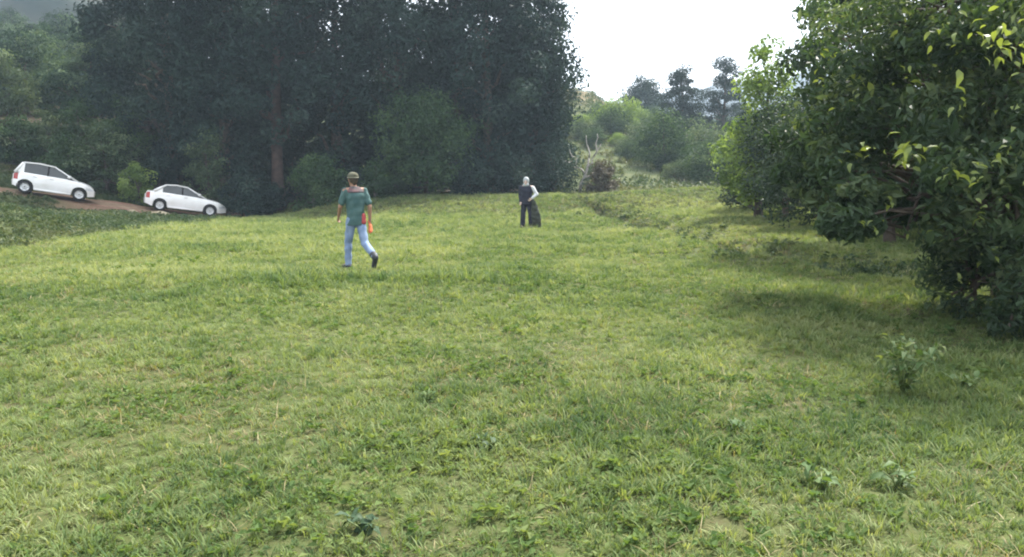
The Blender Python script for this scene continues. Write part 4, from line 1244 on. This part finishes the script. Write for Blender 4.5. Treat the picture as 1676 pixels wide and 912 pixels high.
def standing():
    gx, gy, _ = GH(862, 374)
    z = Hs(gx, gy)
    ang = math.atan2(-.97, -.2)                                  # faces the camera
    root = empty('person', (gx, gy, z), ang)
    tag(root, 'person in black with pale hood standing far out on the field', 'person')
    # local +X forward (to camera); local +Y is the person's left = picture right
    LH, RH = (0, .09, .90), (0, -.09, .90)
    LK, LA = (.04, .14, .48), (.0, .16, .085); RK, RA = (.03, -.12, .48), (.0, -.14, .085)
    LS, RS = (0, .185, 1.40), (0, -.185, 1.40)
    LE, LW = (.0, .34, 1.16), (.16, .20, 1.02)
    RE, RW = (-.02, -.235, 1.12), (.10, -.20, .90)
    hd = (.03, -.02, 1.58)
    b = MB()
    cap_pts(b, (0, 0, .93), (0, 0, 1.12), .10, .10, 16); cap_pts(b, (0, -.05, 1.25), (0, .05, 1.25), .09, .09, 16)
    cap_pts(b, RS, LS, .058, .058); cap_pts(b, (0, 0, 1.40), (.02, -.01, 1.52), .056, .05)
    head_pts(b, hd)
    for S, E, Wr in ((LS, LE, LW), (RS, RE, RW)):
        cap_pts(b, S, E, .05, .04); cap_pts(b, E, Wr, .04, .028)
    for h, kn, an in ((LH, LK, LA), (RH, RK, RA)):
        cap_pts(b, h, kn, .085, .056); cap_pts(b, kn, an, .056, .038)
    hand(b, LW, np.subtract(LW, LE), (0, 0, 1)); hand(b, RW, np.subtract(RW, RE), (.3, .6, .3))
    cap_pts(b, LA, (.13, .18, .045), .04, .035); cap_pts(b, RA, (.13, -.16, .045), .04, .035)
    fuse('body', b, M['skin_pale'], root, .008, 3)
    s = MB()
    rings(s, [(.82, 0, .145, .205), (.95, 0, .138, .195), (1.12, 0, .132, .188), (1.28, 0, .13, .20), (1.39, 0, .105, .20), (1.44, .01, .075, .15), (1.49, .02, .06, .07)])
    cap_pts(s, RS, RE, .072, .06); cap_pts(s, RE, np.array(RE) + (np.array(RW) - np.array(RE)) * .9, .058, .046)
    fuse('jacket', s, M['black_cloth'], root, .011, 4, .006)
    sl = MB(); cap_pts(sl, np.array(LS) + (.0, .02, -.02), LE, .075, .062); cap_pts(sl, LE, np.array(LE) + (np.array(LW) - np.array(LE)) * .9, .060, .048)
    fuse('sleeve', sl, M['white_cloth'], root, .010, 3, .005)['label'] = 'white sleeve on the bent arm'
    t = MB(); cap_pts(t, (0, -.045, .88), (0, .045, .88), .12, .12, 16)
    for h, kn, an in ((LH, LK, LA), (RH, RK, RA)):
        cap_pts(t, h, kn, .105, .085); cap_pts(t, kn, np.array(an) + (0, 0, .02), .085, .09)
    fuse('trousers', t, M['black_cloth'], root, .010, 3, .006)
    for an, toe in ((LA, (.15, .19, .035)), (RA, (.15, -.16, .035))):
        q = MB(); cap_pts(q, np.array(an) + (-.03, 0, -.04), toe, .05, .044); cap_pts(q, an, np.array(an) + (-.03, 0, -.04), .05, .05); fuse('shoe', q, M['shoe_dark'], root, .009, 3)
    hm = MB(); ell_pts(hm, (hd[0] - .025, hd[1], hd[2] + .05), (.108, .105, .125)); cap_pts(hm, (hd[0] - .045, hd[1], hd[2]), (hd[0] - .02, hd[1], hd[2] - .12), .085, .085, 14)
    cap_pts(hm, (hd[0] + .03, hd[1] - .05, hd[2] - .10), (hd[0] + .03, hd[1] + .05, hd[2] - .10), .055, .055, 12)
    fuse('hood', hm, M['grey_hood'], root, .009, 3)
    face_parts(hd, (1, 0), root, None)
    mw = Matrix.Translation((gx, gy, z)) @ Matrix.Rotation(ang, 4, 'Z')
    k = mw @ Vector((.12, .26, 0))
    q = MB()
    prof = [(0, -.02, .98, .04), (.0, .0, .90, .07), (.0, .03, .72, .115), (0, .07, .5, .15), (.0, .10, .28, .165), (0, .115, .13, .15), (0, .11, .06, .09)]
    for a, c in zip(prof[:-1], prof[1:]):
        cap_pts(q, a[:3], c[:3], a[3], c[3], 14, .7)
    o = fuse('sack', q, M['sack'], None, .012, 3, .010); o.location = (k.x, k.y, z - .01); o.rotation_euler = (0, 0, ang)
    tag(o, 'long dark sack hanging beside the person in black', 'sack')
standing()

# ------------------------------------------------------------------ air
hz = MB().box((0, 430, 60), (900, 1000, 136))
ho = hz.build('haze', None, smooth=False)
m = bpy.data.materials.new('haze'); m.use_nodes = True
t = m.node_tree; t.nodes.clear()
o_ = t.nodes.new('ShaderNodeOutputMaterial'); v_ = t.nodes.new('ShaderNodeVolumePrincipled')
v_.inputs['Color'].default_value = (.66, .83, 1.0, 1); v_.inputs['Density'].default_value = .0006; v_.inputs['Anisotropy'].default_value = .2
t.links.new(v_.outputs[0], o_.inputs['Volume'])
ho.data.materials.append(m)
tag(ho, 'pale morning haze filling the valley air', 'haze', kind='stuff')
